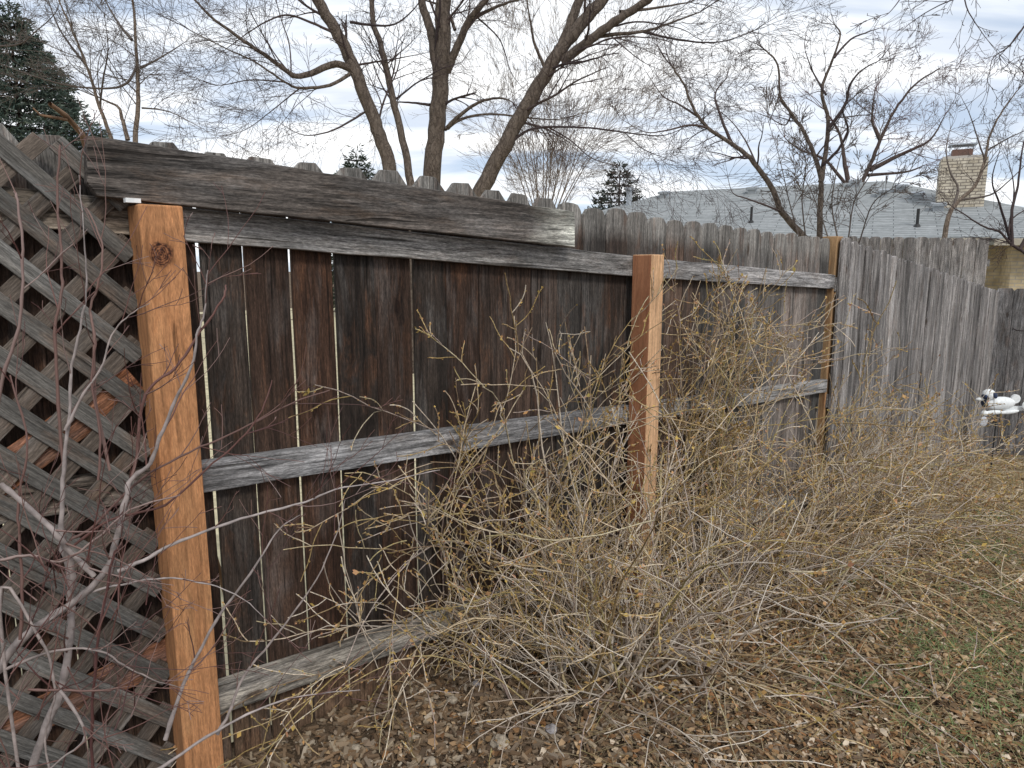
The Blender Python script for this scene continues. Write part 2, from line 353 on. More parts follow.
# ------------------------------------------------------------------ main fence
ang = math.atan2(U.y, U.x)
D0 = 1.94
fo = M * D0
fence = empty('wooden_fence', (fo.x, fo.y, 0), ang)
tag(fence, 'dark weathered board fence with two new orange cedar posts and three grey rails', 'fence')
def ptop(s):
    pts = [(-.9, 1.76), (.226, 1.738), (.9, 1.735), (1.45, 1.722), (1.9, 1.695), (2.2, 1.672), (2.9, 1.648), (3.8, 1.622), (4.3, 1.614)]
    for (a, za), (b, zb) in zip(pts, pts[1:]):
        if s <= b: return za + (zb - za) * (s - a) / (b - a)
    return pts[-1][1]
bigs = [.622, .742, .876, 1.01, 1.29]
edges = [-.80, -.665, -.53, -.395, -.26, -.125, .010, .145, .262, .372, .497] + [.622, .742, .876, 1.01, 1.148, 1.29]
s = 1.29
while s < 4.25:
    s += random.choice([.138, .140, .136, .132, .141, .124]); edges.append(s)
edges[-1] = 4.292
for i, (a, b) in enumerate(zip(edges, edges[1:])):
    ga = random.uniform(.0035, .0058) if any(abs(a - q) < .002 for q in bigs) else .0012
    gb = random.uniform(.0035, .0058) if any(abs(b - q) < .002 for q in bigs) else .0012
    if abs(a - .262) < .01 or abs(b - .262) < .01: ga = ga if abs(a - .262) > .01 else .004
    c = (a + b) / 2; w_ = (b - gb) - (a + ga); c = (b - gb + a + ga) / 2
    t = min(1, max(0, (c - 1.5) / 2.3))                 # boards grow greyer towards the far end
    base = Vector((.026, .019, .015)).lerp(Vector((.120, .110, .101)), t)
    if c < .5: base = Vector((.040, .033, .029))
    k = random.uniform(.65, 1.55); wm_ = random.uniform(-.06, .42) if t < .6 else random.uniform(-.04, .10); col = tuple(base[j] * k * (1 + (wm_, 0, -wm_ * .5)[j]) for j in range(3))
    top = ptop(c) + random.uniform(-.008, .008)
    X = U * c + M * D0
    picket(fence, c, w_, gz(X.x, X.y) - .05, top, random.choice([0, .0015, .003]), color=col, m=W_PICK, tilt=random.uniform(-.002, .002), yaw=random.uniform(-.006, .006), rnd=c > 1.95)
# bleached picket tops stand above the rail: separate weathering handled by the board that was once covered
GR = (.23, .225, .22)
plank('rail', fence, .50, 1.545, 2.395, 1.440, .084, -.038, -.0005, (.22, .21, .20), W_RAIL)
plank('rail', fence, 2.40, 1.436, 4.30, 1.350, .084, -.038, -.0005, (.23, .22, .215), W_RAIL)
plank('rail', fence, .52, .880, 2.395, .798, .084, -.038, -.0005, (.22, .215, .215), W_RAIL)
plank('rail', fence, 2.40, .798, 4.30, .712, .080, -.038, -.0005, (.27, .26, .25), W_RAIL)
plank('rail', fence, .52, .228, 2.395, .115, .092, -.038, -.0005, (.27, .245, .21), W_RAIL)
plank('rail', fence, 2.40, .115, 4.30, .02, .090, -.038, -.0005, (.26, .24, .21), W_RAIL)
plank('rail', fence, -.80, 1.625, .495, 1.548, .084, -.038, -.0005, (.17, .14, .11), W_RAIL)
plank('rail', fence, -.80, .945, .515, .882, .084, -.038, -.0005, (.15, .12, .095), W_RAIL)
tag(plank('brace', fence, -.02, .86, .44, 1.16, .085, -.0425, -.0385, (.24, .10, .05), W_RAIL), 'reddish brown brace board behind the lattice')
tag(plank('brace', fence, -.30, .30, .47, .42, .09, -.0425, -.0385, (.20, .09, .05), W_RAIL), 'low reddish brown brace board behind the lattice')
# wide board across the picket tops
cs = [onfence(*p, 1.842) for p in ((87, 135), (87, 183), (98, 196), (575, 247), (575, 212))]
s0 = cs[0][0]; n_ = 22; a0 = cs[0]; e0 = cs[4]; out = [(cs[1][0] - s0, cs[1][1]), (cs[2][0] - s0, cs[2][1])]
for i in range(1, n_ + 1):
    t = i / n_; out.append((cs[2][0] + (cs[3][0] - cs[2][0]) * t - s0, cs[2][1] + (cs[3][1] - cs[2][1]) * t + random.uniform(-.001, .001)))
for i in range(n_ + 1):
    t = i / n_; out.append((e0[0] + (a0[0] - e0[0]) * t - s0, e0[1] + (a0[1] - e0[1]) * t + random.uniform(-.0025, .0025)))
b = MB(); b.prism([(x, z - 1.65) for x, z in out], 0, .034)
o = b.build('top_board', W_CAP, fence, loc=(s0, -.098, 1.65), color=(.098, .084, .074)); bevel(o, .003); tag(o, 'wide dark board nailed across the picket tops, bleached at its right end')
# posts
def post(x, zb, zt, col, m, w_=.098, yf=-.138, yb=-.0385, label=None):
    b = MB(); b.box(-w_ / 2, w_ / 2, 0, yb - yf, zb, zt); o = b.build('post', m, fence, loc=(x, yf, 0), color=col); bevel(o, .005, 3)
    if label: tag(o, label)
    return o
post(.503, -.15, 1.577, (.41, .195, .088), W_POSTK, label='new orange cedar post with a big knot near its top')
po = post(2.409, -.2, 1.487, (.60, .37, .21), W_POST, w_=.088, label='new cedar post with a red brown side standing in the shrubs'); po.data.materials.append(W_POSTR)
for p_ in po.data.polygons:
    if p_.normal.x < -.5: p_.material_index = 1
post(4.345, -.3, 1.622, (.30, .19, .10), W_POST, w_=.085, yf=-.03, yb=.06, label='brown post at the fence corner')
b = MB(); b.box(0, .032, 0, .02, 0, .010); o = b.build('shim', WHITE, fence, loc=(.434, -.118, 1.580)); tag(o, 'white sliver wedged beside the post top')

# lattice panel
lat = empty('lattice_panel', (fo.x, fo.y, 0), ang); tag(lat, 'grey diagonal wooden lattice leaning against the fence left of the first orange post', 'lattice')
LX0, LX1, LZ0, LZ1 = -.55, .449, .0, 1.708
def clip_line(c, sl):   # z = c + sl*x within rectangle
    pts = []
    for x in (LX0, LX1):
        z = c + sl * x
        if LZ0 <= z <= LZ1: pts.append((x, z))
    for z in (LZ0, LZ1):
        x = (z - c) / sl
        if LX0 < x < LX1: pts.append((x, z))
    pts = sorted(set(pts)); return (pts[0], pts[-1]) if len(pts) >= 2 else None
for layer, sl, y0 in (('slat_layer', 1, -.0515), ('slat_layer', -1, -.0595)):
    V, Fc = [], []
    c = -2.0
    base = empty  # placeholder
    bm_ = MB()
    while c < 4:
        seg = clip_line(c, sl)
        if seg:
            (xa, za), (xb, zb) = seg; Lg = math.hypot(xb - xa, zb - za)
            if Lg > .04:
                ux, uz = (xb - xa) / Lg, (zb - za) / Lg; hw = .0195 + random.uniform(-.001, .001); k = max(2, int(Lg / .12))
                xa -= ux * .0; jit = random.uniform(-.004, .004)
                lo = []; hi = []
                for i in range(k + 1):
                    px_, pz_ = xa + ux * Lg * i / k, za + uz * Lg * i / k + jit
                    wv = random.uniform(-.0008, .0008)
                    lo.append((px_ + uz * (hw + wv), pz_ - ux * (hw + wv))); hi.append((px_ - uz * (hw + wv), pz_ + ux * (hw + wv)))
                bm_.prism(lo + hi[::-1], y0, y0 + .0075)
        c += .122
    # rotate into slat-aligned local frame so the grain follows the slats
    a = math.radians(45 * sl); ca, sa = math.cos(-a), math.sin(-a)
    vv = [(x * ca - z * sa, y, x * sa + z * ca) for x, y, z in bm_.v]
    o = link(layer, vv, bm_.f, W_LAT, lat, rot=(0, -a, 0), color=(.112, .105, .095) if sl < 0 else (.112, .090, .073)); bevel(o, .0012, 1)

# ------------------------------------------------------------------ side fence
A = atY(843, 237, 4.27); B = atY(998, 291, 7.35)
dirv = Vector((B.x - A.x, B.y - A.y, 0)); LB = dirv.length; dirv.normalize(); ang2 = math.atan2(dirv.y, dirv.x)
sf = empty('wooden_fence', (A.x, A.y, 0), ang2); tag(sf, 'silver grey picket fence stepping down the slope past the corner post', 'fence')
s = 0
while s < LB:
    w_ = random.uniform(.128, .142) if s > 0 else .14
    p = Vector((A.x, A.y, 0)) + dirv * (s + w_ / 2); t = (s + w_ / 2) / LB
    k = random.uniform(.68, 1.25)
    picket(sf, s + w_ / 2, w_ - .002, gz(p.x, p.y) - .06, A.z + (B.z - A.z) * t + random.uniform(-.007, .007), random.uniform(-.004, .004), color=(.205 * k, .190 * k, .180 * k), m=W_SIDE, yaw=random.uniform(-.05, .06), tilt=random.uniform(-.003, .003), ear=.03, rnd=True, seg=5)
    s += w_
for zt in (-.28, -1.0, -1.55):
    plank('rail', sf, 0, A.z + zt, LB, B.z + zt, .085, .018, .054, (.2, .19, .18), W_RAIL)
def lawn():
    SN_ = Vector((-dirv.y, dirv.x, 0)); sd_ = Vector((A.x, A.y, 0)).dot(SN_)
    us = np.linspace(-7, 22, 150); vs = np.concatenate([np.linspace(1.99, 5, 26), np.linspace(5.3, 34, 60)]); V = []; ok = []
    for v in vs:
        for u_ in us:
            p = U * u_ + M * v; V.append((p.x, p.y, gzn(p.x, p.y) + .02)); ok.append(u_ < 4.2 or p.dot(SN_) > sd_ + .25)
    nu = len(us); Fq = []
    for j in range(len(vs) - 1):
        for i in range(nu - 1):
            q = (j * nu + i, j * nu + i + 1, (j + 1) * nu + i + 1, (j + 1) * nu + i)
            if all(ok[k] for k in q): Fq.append(q)
    m = plain('dry_pale_lawn', (.50, .44, .29), .95, .1, 0, .35, 12)
    tag(npmesh('dry_lawn', V, Fq, m), 'pale dry lawn seen through the gaps of the fence', kind='structure')
lawn()
# far fence across the end of the garden
ff = empty('wooden_fence', (B.x + .02, B.y + .05, 0), R(-8)); tag(ff, 'dark grey board fence at the far right end of the garden behind the whirligig', 'fence')
s = 0
while s < 3.6:
    w_ = random.uniform(.17, .19); k = random.uniform(.8, 1.15)
    picket(ff, s + w_ / 2, w_ - .004, -.66, 1.22 - .01 * s + random.uniform(-.01, .01), 0, color=(.115 * k, .108 * k, .105 * k), m=W_SIDE, ear=.03, seg=4); s += w_
for z in (1.0, .3, -.4): plank('rail', ff, 0, z, 3.6, z, .085, .018, .054, (.14, .13, .12), W_RAIL)
# neighbour's fence
nf0 = atY(770, 236, 9.9); nf1 = atY(993, 238, 9.1)
dv2 = Vector((nf1.x - nf0.x, nf1.y - nf0.y, 0)); L2 = dv2.length; an2 = math.atan2(dv2.y, dv2.x)
nf = empty('wooden_fence', (nf0.x, nf0.y, 0), an2); tag(nf, "pale grey picket fence standing level beyond the sloping fence, below the grey roof", 'fence')
s = 0
while s < L2 - .05:
    w_ = random.uniform(.135, .145); k = random.uniform(.85, 1.12)
    zt = nf0.z + (nf1.z - nf0.z) * s / L2
    picket(nf, s + w_ / 2, w_ - .004, -.4, zt + random.uniform(-.006, .006), random.uniform(-.003, .003), color=(.235 * k, .215 * k, .20 * k), m=W_SIDE, ear=.03, rnd=True, seg=3, yaw=random.uniform(-.02, .02)); s += w_
for z in (1.5, .8, .1): plank('rail', nf, 0, z, L2, z, .085, .018, .054, (.2, .19, .18), W_RAIL)

# ------------------------------------------------------------------ tubes & branching
class Tubes:
    def __init__(s, k=4): s.P = []; s.k = k
    def add(s, pts, rad): 
        if len(pts) > 1: s.P.append((pts, rad))
    def build(s, name, m, parent=None, loc=(0, 0, 0)):
        k = s.k; Vs = []; Fs = []; base = 0
        cs_ = np.cos(np.arange(k) * 2 * np.pi / k); sn = np.sin(np.arange(k) * 2 * np.pi / k)
        pts = np.array([tuple(p) for P, _ in s.P for p in P], dtype=np.float64); rad = np.array([r for _, Rr in s.P for r in Rr])
        ln = np.array([len(P) for P, _ in s.P]); st = np.concatenate([[0], np.cumsum(ln)[:-1]])
        n = len(pts); pid = np.repeat(np.arange(len(ln)), ln); idx = np.arange(n)
        nxt = np.minimum(idx + 1, st[pid] + ln[pid] - 1); prv = np.maximum(idx - 1, st[pid])
        T = pts[nxt] - pts[prv]; T /= np.maximum(np.linalg.norm(T, axis=1, keepdims=True), 1e-9)
        C = pts[st + ln - 1] - pts[st]; ax = np.eye(3)[np.argmin(np.abs(C), axis=1)]; ref = ax[pid]
        A_ = np.cross(T, ref); A_ /= np.maximum(np.linalg.norm(A_, axis=1, keepdims=True), 1e-6); B_ = np.cross(T, A_)
        V = pts[:, None, :] + rad[:, None, None] * (A_[:, None, :] * cs_[None, :, None] + B_[:, None, :] * sn[None, :, None])
        V = V.reshape(-1, 3)
        seg = idx[idx != st[pid] + ln[pid] - 1]
        j = np.arange(k); j2 = (j + 1) % k
        Fq = np.stack([seg[:, None] * k + j, seg[:, None] * k + j2, (seg[:, None] + 1) * k + j2, (seg[:, None] + 1) * k + j], 2).reshape(-1, 4)
        return npmesh(name, V, Fq, m, parent, True, loc)

def rv(): 
    a = random.uniform(-1, 1); t = random.uniform(0, 2 * math.pi); q = math.sqrt(1 - a * a)
    return Vector((q * math.cos(t), q * math.sin(t), a))
def perp(d, bias=None):
    v = rv() if bias is None else rv() + bias
    v = v - d * v.dot(d)
    return v.normalized() if v.length > 1e-4 else Vector((1, 0, 0))

def grow(T, p, d, length, r, depth, P, rmin=.0025, tips=None):
    """one branch and, recursively, its side shoots"""
    n = max(3, int(length / P['step'] ** 1) + 1) if depth > 0 else max(3, int(length / P['step']) + 1)
    n = min(n, 14); st = length / n; pts = [p.copy()]; rad = [r]; dd = d.copy(); dirs = [dd.copy()]
    for i in range(n):
        dd = (dd + rv() * P['wob'] + Vector((0, 0, P['up'])) * st).normalized()
        p = p + dd * st; pts.append(p.copy()); dirs.append(dd.copy()); rad.append(max(rmin, r * (1 - .75 * (i + 1) / n)))
    T.add(pts, rad)
    if tips is not None and depth <= P.get('tipd', 0): tips.append((pts, dirs))
    if depth <= 0: return
    m_ = P['kids'][depth] if depth < len(P['kids']) else P['kids'][-1]
    m_ = max(1, int(m_ * random.uniform(.7, 1.25)))
    for q in range(m_):
        t = random.uniform(P.get('t0', .2), 1.0); f_ = t * n; i = min(n - 1, int(f_)); fr = f_ - i
        pp = pts[i].lerp(pts[i + 1], fr); nd = (dirs[i] * math.cos(P['ang']) + perp(dirs[i], P.get('bias')) * math.sin(P['ang'])).normalized()
        grow(T, pp, nd, length * P['ratio'] * (1.15 - .5 * t) * random.uniform(.6, 1.15), max(rmin, rad[i] * .62), depth - 1, P, rmin, tips)

def smooth_path(pts, sub=4, wob=0):
    out = []
    n = len(pts)
    for i in range(n - 1):
        p0 = pts[max(i - 1, 0)]; p1 = pts[i]; p2 = pts[i + 1]; p3 = pts[min(i + 2, n - 1)]
        for k in range(sub):
            t = k / sub
            out.append(.5 * ((2 * p1) + (-p0 + p2) * t + (2 * p0 - 5 * p1 + 4 * p2 - p3) * t * t + (-p0 + 3 * p1 - 3 * p2 + p3) * t ** 3) + (rv() * wob if wob else Vector()))
    out.append(pts[-1].copy())
    return out

def tree(name, label, cat, Y, stems, P, bark_m, twig_m, kids_per_m=3, klen=1.6, kr=.5, depth=3, rmin=.0045, group=None, ground_z=-.5, dY=.6, r_thick=.03, k=4):
    """stems: [(px,py) list, r0, r1, dy, grounded] guide limbs placed at their real distance, then random side branches"""
    first = stems[0][0][0]; bp_ = atY(first[0], first[1], Y); base = Vector((bp_.x, Y, ground_z))
    root = empty(name, base); tag(root, label, cat, group)
    Tt, Tc = Tubes(8), Tubes(k)
    for stt in stems:
        pix, r0, r1, dy, gr = stt[:5]; r0, r1 = r0 * .86, r1 * .84; km = stt[5] if len(stt) > 5 else 1.0
        pts = []
        for i, (px, py) in enumerate(pix):
            pts.append(atY(px, py, Y + dy * i / max(1, len(pix) - 1)))
        if gr:
            q = pts[0]; v = (pts[0] - pts[1]); 
            vv_ = v.normalized(); pa = q + vv_ * min(.9, (q.z - ground_z) * .6); pts.insert(0, pa); pts.insert(0, Vector((pa.x + vv_.x * .2, q.y, ground_z - .1)))
        sp = smooth_path(pts, 5, r0 * .12); n = len(sp); r1 = r1 if r1 > .035 else r1 * .55; rad = [r0 + (r1 - r0) * (i / (n - 1)) ** .9 for i in range(n)]
        if gr: rad[0] *= 1.25
        (Tt if r0 > r_thick else Tc).add(sp, rad)
        Lt = sum((sp[i + 1] - sp[i]).length for i in range(n - 1))
        if r0 <= .12 and r1 < .035 and km > 0:      # the limb runs out into finer shoots
            de = (sp[-1] - sp[-2]).normalized()
            for q in range(3):
                grow(Tc, sp[-1], (de + perp(de) * random.uniform(.15, .6)).normalized(), klen * random.uniform(.6, 1.0), rad[-1] * .8, depth, P, rmin)
        for q in range(int(Lt * kids_per_m * km)):
            t = random.uniform(.12 if not gr else .45, 1); i = min(n - 2, int(t * (n - 1))); dd = (sp[i + 1] - sp[i]).normalized()
            a = random.uniform(.5, 1.1)
            nd = (dd * math.cos(a) + perp(dd, P.get('bias')) * math.sin(a)).normalized()
            grow(Tc, sp[i].lerp(sp[i + 1], random.random()), nd, klen * random.uniform(.45, 1.2) * (1.2 - .5 * t), max(rmin * 1.5, rad[i] * kr * random.uniform(.5, 1)), depth, P, rmin)
    if Tt.P: Tt.build('trunk', bark_m, root, tuple(base))
    Tc.build('crown', twig_m, root, tuple(base))
    return root

BARK_G = bark('grey_brown_bark', (.075, .056, .045), (.185, .15, .122), 9)
BARK_D = bark('dark_bark', (.055, .038, .034), (.13, .095, .08), 12)
BARK_T = bark('tan_bark', (.16, .12, .095), (.30, .24, .19), 12)
TW_G = island('grey_twig', [(.085, .068, .06), (.15, .125, .11)])
TW_D = island('dark_twig', [(.045, .033, .034), (.09, .065, .06)])
TW_T = island('tan_twig', [(.16, .125, .10), (.27, .22, .18)])
TW_R = island('reddish_twig', [(.10, .05, .05), (.16, .10, .09)])

PB = dict(step=.14, wob=.15, up=.10, kids=[0, 4, 4, 5], ang=.62, ratio=.66, t0=.12)
PD = dict(step=.16, wob=.2, up=-.16, kids=[0, 5, 6, 6], ang=.8, ratio=.58)
# left pale tree
tree('bare_tree', 'slender bare tree with two forked trunks between the spruce and the big tree', 'tree', 10.5,
     [([(135, 142), (138, 100), (137, 60), (133, 0), (130, -60)], .062, .02, 0, 1), ([(113, 142), (100, 108), (88, 70), (70, 25), (52, -15)], .05, .015, -.3, 1),
      ([(128, 140), (122, 118), (118, 107), (100, 98)], .04, .022, .1, 0), ([(137, 66), (128, 82), (112, 88), (78, 87), (40, 78), (0, 64), (-40, 50)], .024, .008, -1.0, 0, .5),
      ([(140, 68), (160, 58), (185, 42)], .028, .01, .4, 0), ([(132, 40), (115, 18), (95, -20)], .028, .012, .5, 0), ([(86, 65), (60, 30), (45, -10)], .024, .01, .5, 0), ([(-30, 45), (15, 45), (35, 32), (58, 8), (62, -30)], .018, .008, 0, 0, .6),
      ([(100, 106), (103, 80), (108, 50), (105, 20)], .02, .01, -.4, 0), ([(142, 108), (170, 112), (205, 130)], .016, .006, -.4, 0)],
     PB, BARK_T, TW_G, 2.4, 1.2, .45, 3, .0019)
# big tree A: two leaning stems
BIG = dict(step=.15, wob=.15, up=-.12, kids=[0, 3, 3, 5], ang=.65, ratio=.68, t0=.12)
tree('bare_tree', 'tall bare tree with two stems leaning left behind the wide fence board', 'tree', 12,
     [([(395, 192), (385, 150), (372, 115), (355, 70), (338, 35), (318, 0), (300, -40)], .155, .095, 0, 1, .4),
      ([(412, 192), (405, 150), (392, 95), (382, 50), (373, 20), (370, -30)], .095, .045, .6, 1, .8),
      ([(352, 70), (335, 64), (315, 72), (296, 76), (275, 62), (250, 45), (215, 20), (190, -5)], .075, .03, -1.0, 0, 1.4),
      ([(353, 72), (330, 85), (300, 88), (285, 82), (255, 62), (225, 48), (190, 30)], .036, .012, -1.6, 0, 1.2),
      ([(365, 112), (340, 127), (320, 134), (300, 134), (275, 120)], .022, .007, -.8, 0, 1.5),
      ([(338, 35), (310, 22), (285, 15), (255, 28), (225, 50)], .03, .01, -.8, 0, 1.4), ([(352, 66), (375, 62), (400, 58), (430, 52)], .025, .008, .5, 0, 1),
      ([(300, 88), (270, 112), (245, 130), (215, 138)], .014, .005, -.8, 0, 2), ([(285, 82), (250, 80), (215, 85), (180, 70)], .016, .005, -.8, 0, 2),
      ([(350, 22), (372, 25), (395, 24), (415, 8), (425, -10)], .03, .012, .4, 0, 1)],
     BIG, BARK_G, TW_D, 3.2, 1.5, .34, 3, .0020)
tree('bare_tree', 'tall straight bare trunk, the thickest behind the fence', 'tree', 12.4,
     [([(430, 192), (436, 140), (440, 90), (442, 50), (443, 0), (444, -50)], .20, .14, 0, 1, .3),
      ([(437, 70), (432, 35), (424, 10), (418, -20)], .10, .07, .3, 0, .5), ([(447, 72), (458, 45), (470, 20), (482, 5), (500, -20)], .085, .05, -.4, 0, 1),
      ([(468, 22), (485, 12), (510, 2), (540, -5)], .05, .02, -.4, 0, 1), ([(447, 128), (460, 115), (480, 102), (500, 98), (512, 102)], .05, .02, -.5, 0, 1.2),
      ([(445, 130), (462, 119), (490, 114), (530, 118), (560, 119), (600, 108)], .035, .008, .8, 0, 1.2), ([(455, 30), (445, 8), (425, 0), (405, -12)], .035, .015, .4, 0, 1),
      ([(430, 105), (415, 103), (398, 102), (385, 104)], .03, .01, .5, 0, 1.2), ([(478, 18), (500, 40), (510, 70), (520, 85)], .018, .007, -.5, 0, 1.5)],
     BIG, BARK_G, TW_D, 2.2, 1.4, .34, 3, .0020)
tree('bare_tree', 'big bare tree leaning steeply right over the picket tops', 'tree', 11.6,
     [([(478, 196), (500, 155), (525, 108), (548, 70), (572, 35), (598, 5), (620, -30)], .17, .10, 0, 1, .3),
      ([(560, 50), (572, 20), (582, -8)], .10, .08, .2, 0, .3), ([(562, 62), (590, 40), (620, 18), (648, 0), (665, -20)], .09, .06, -.5, 0, .8),
      ([(585, 38), (610, 35), (640, 32), (665, 25), (700, 12)], .045, .02, -.5, 0, 1.6), ([(640, 31), (680, 40), (720, 42), (755, 30)], .025, .01, -.7, 0, 1.8),
      ([(620, 12), (655, 8), (690, 2)], .035, .02, .5, 0, 1.4),
      ([(506, 147), (525, 132), (548, 127), (590, 128), (630, 133), (665, 135), (700, 120)], .030, .008, -.5, 0, 1.5),
      ([(548, 127), (570, 140), (590, 157), (610, 164), (628, 166)], .015, .005, -.7, 0, 1.5), ([(545, 68), (535, 45), (530, 20), (526, -10)], .035, .015, -.3, 0, 1.4),
      ([(625, 133), (645, 150), (670, 160), (700, 175)], .010, .004, -.7, 0, 2), ([(610, 35), (640, 60), (665, 72)], .014, .005, -.5, 0, 2)],
     BIG, BARK_G, TW_D, 2.6, 1.4, .34, 3, .0020)
# distant upright clump
PU = dict(step=.3, wob=.06, up=.16, kids=[0, 4, 4, 4], ang=.40, ratio=.7, t0=.1)
st = [([(x0, 212), (x0 + (x1 - x0) * .4, 150), (x1, y1)], .045, .008, random.uniform(-1, 1), 1, 1.0) for x0, x1, y1 in
      ((535, 485, 90), (537, 505, 60), (540, 524, 45), (543, 545, 30), (547, 560, 40), (550, 578, 30), (553, 600, 55), (556, 622, 75), (558, 645, 90), (545, 552, 90), (550, 590, 100), (540, 515, 100), (560, 655, 120), (532, 470, 120), (556, 610, 25))]
tree('bare_tree', 'pale vase shaped thicket of upright stems far behind the leaning trunk', 'tree', 19, st, PU, BARK_T, TW_T, 1.3, 1.9, .45, 3, .0030, r_thick=.2, k=3)
# right-hand trees in front of the grey roof
PC = dict(step=.09, wob=.22, up=.12, kids=[0, 3, 3, 3], ang=.72, ratio=.66, t0=.1)
tree('bare_tree', 'crooked bare fruit tree leaning left across the grey roof', 'tree', 9.4,
     [([(806, 240), (782, 212), (770, 185), (750, 158), (733, 145), (708, 128), (693, 108), (684, 85), (672, 66)], .065, .022, 0, 1, 1),
      ([(733, 146), (722, 120), (715, 95), (725, 80)], .03, .012, .3, 0, 1.2), ([(708, 128), (690, 125), (668, 130), (645, 132), (620, 118)], .02, .006, -.4, 0, 1.6),
      ([(785, 213), (765, 205), (745, 198), (733, 193), (728, 178)], .018, .007, -.4, 0, .7), ([(700, 118), (680, 105), (662, 95), (645, 70)], .02, .006, .3, 0, 1.6),
      ([(757, 166), (745, 140), (728, 118), (700, 98)], .016, .006, .5, 0, 1.2)],
     PC, BARK_G, TW_D, 2.4, .62, .45, 3, .0017)
tree('bare_tree', 'bare fruit tree with knobbly upright limbs in front of the middle of the roof', 'tree', 9.7,
     [([(819, 240), (820, 205), (821, 180), (812, 150), (803, 130), (790, 112), (780, 95), (778, 65), (765, 50)], .06, .02, 0, 1, 1),
      ([(821, 182), (826, 150), (828, 120), (822, 90), (832, 62), (840, 35), (835, 25)], .045, .014, .3, 0, 1.2), ([(828, 130), (845, 105), (850, 85), (862, 70), (880, 60)], .032, .01, -.3, 0, 1.3),
      ([(826, 95), (812, 70), (805, 50)], .022, .01, .4, 0, 1.3), ([(823, 165), (838, 150), (848, 130), (843, 110), (856, 95)], .03, .012, -.4, 0, 1.2),
      ([(834, 58), (850, 40), (868, 32), (880, 28)], .02, .007, .1, 0, 1.4), ([(792, 112), (785, 125), (770, 118), (755, 112)], .014, .006, .1, 0, 1.2)],
     PC, BARK_G, TW_D, 2.9, .55, .42, 3, .0017)
PS = dict(step=.12, wob=.16, up=.2, kids=[0, 4, 5, 5], ang=.6, ratio=.58)
tree('bare_tree', 'clump of thin grey suckers beside the knobbly fruit tree', 'shrub', 9.2,
     [([(838, 240), (832, 205), (838, 165), (850, 130)], .02, .008, 0, 1), ([(848, 240), (855, 200), (876, 165), (880, 130)], .02, .007, .3, 1), ([(800, 240), (790, 205), (780, 160), (768, 120)], .018, .006, .4, 1),
      ([(860, 240), (872, 205), (890, 190), (905, 180)], .018, .006, -.3, 1), ([(829, 240), (815, 200), (800, 170)], .02, .007, .2, 1), ([(806, 240), (802, 200), (806, 165), (800, 140)], .018, .007, -.2, 1)], PS, BARK_T, TW_G, 3, .5, .55, 2, .003, r_thick=.2)
tree('bare_tree', 'spreading reddish bare tree rising behind the roof peak', 'tree', 25,
     [([(850, 200), (868, 170), (880, 140), (895, 110), (915, 85), (940, 68)], .14, .04, 0, 1), ([(852, 200), (845, 165), (840, 135), (825, 110)], .12, .04, 1, 0), ([(870, 170), (900, 155), (930, 140), (945, 115)], .10, .03, 0, 0),
      ([(880, 140), (872, 120), (875, 90)], .08, .03, 0, 0), ([(850, 190), (825, 160), (800, 150), (785, 138)], .08, .03, 0, 0), ([(868, 175), (905, 172), (925, 165)], .07, .03, 0, 0)],
     dict(step=.3, wob=.2, up=.1, kids=[0, 4, 4, 4], ang=.65, ratio=.66), BARK_D, TW_R, 1.8, 1.9, .45, 3, .0045, r_thick=.05, k=3)
tree('bare_tree', 'young bare tree standing in front of the brick chimney', 'tree', 11.5,
     [([(944, 240), (949, 215), (957, 203), (975, 185), (985, 160), (990, 135), (1003, 110), (1018, 90)], .06, .018, 0, 1), ([(953, 208), (958, 188), (950, 172), (946, 150), (950, 130)], .032, .01, .2, 0),
      ([(985, 160), (978, 140), (970, 115), (960, 95)], .022, .008, .4, 0), ([(958, 200), (990, 195), (1010, 180), (1030, 160)], .022, .01, -.4, 0), ([(988, 150), (1005, 140), (1030, 128)], .02, .008, .1, 0)],
     PC, BARK_T, TW_G, 2.4, .72, .45, 3, .002)
tree('bare_tree', 'dark tangled bare tree crossing the brick wall at the right edge', 'tree', 8.2,
     [([(1052, 300), (1030, 258), (1012, 245), (1000, 232), (985, 227), (965, 215), (950, 205)], .035, .01, 0, 1), ([(1012, 246), (1012, 210), (1018, 185), (1022, 150), (1030, 120)], .028, .012, .2, 0),
      ([(1010, 240), (1000, 205), (992, 180), (1000, 150)], .022, .008, -.2, 0), ([(1020, 250), (1035, 215), (1040, 180)], .03, .015, 0, 0), ([(1008, 235), (1014, 190), (1008, 160)], .018, .008, .3, 0),
      ([(992, 300), (1000, 312), (1008, 322), (1016, 330), (1040, 331)], .010, .008, -1.2, 0, .3)],
     PC, BARK_D, TW_D, 3.2, .5, .45, 3, .0016, r_thick=.04)
tree('bare_tree', 'drooping budded branches hanging in from a tree beyond the top right corner', 'tree', 6.6,
     [([(1290, 260), (1270, 80), (1235, -60), (1180, -160), (1100, -190)], .14, .06, 0, 1, 0),
      ([(1120, -190), (1060, -90), (1040, -10), (1028, 20), (1010, 45), (992, 60), (990, 85)], .02, .003, -.3, 0, 1.2), ([(1090, -180), (1000, -90), (975, -30), (965, 0), (980, 30), (1000, 55)], .018, .003, -.3, 0, 1.3),
      ([(1080, -185), (990, -110), (935, -50), (905, -8), (890, 12), (880, 18)], .015, .002, -.3, 0, 1.1), ([(1100, -100), (1060, 10), (1030, 50), (1015, 75)], .014, .003, -.4, 0, 1.2), ([(1060, -60), (1000, -20), (940, 5), (908, 25), (895, 40)], .010, .002, -.4, 0, 1)],
     dict(step=.07, wob=.22, up=-.5, kids=[0, 2, 3, 3], ang=.6, ratio=.55), BARK_D, TW_D, 3.2, .36, .5, 2, .002)
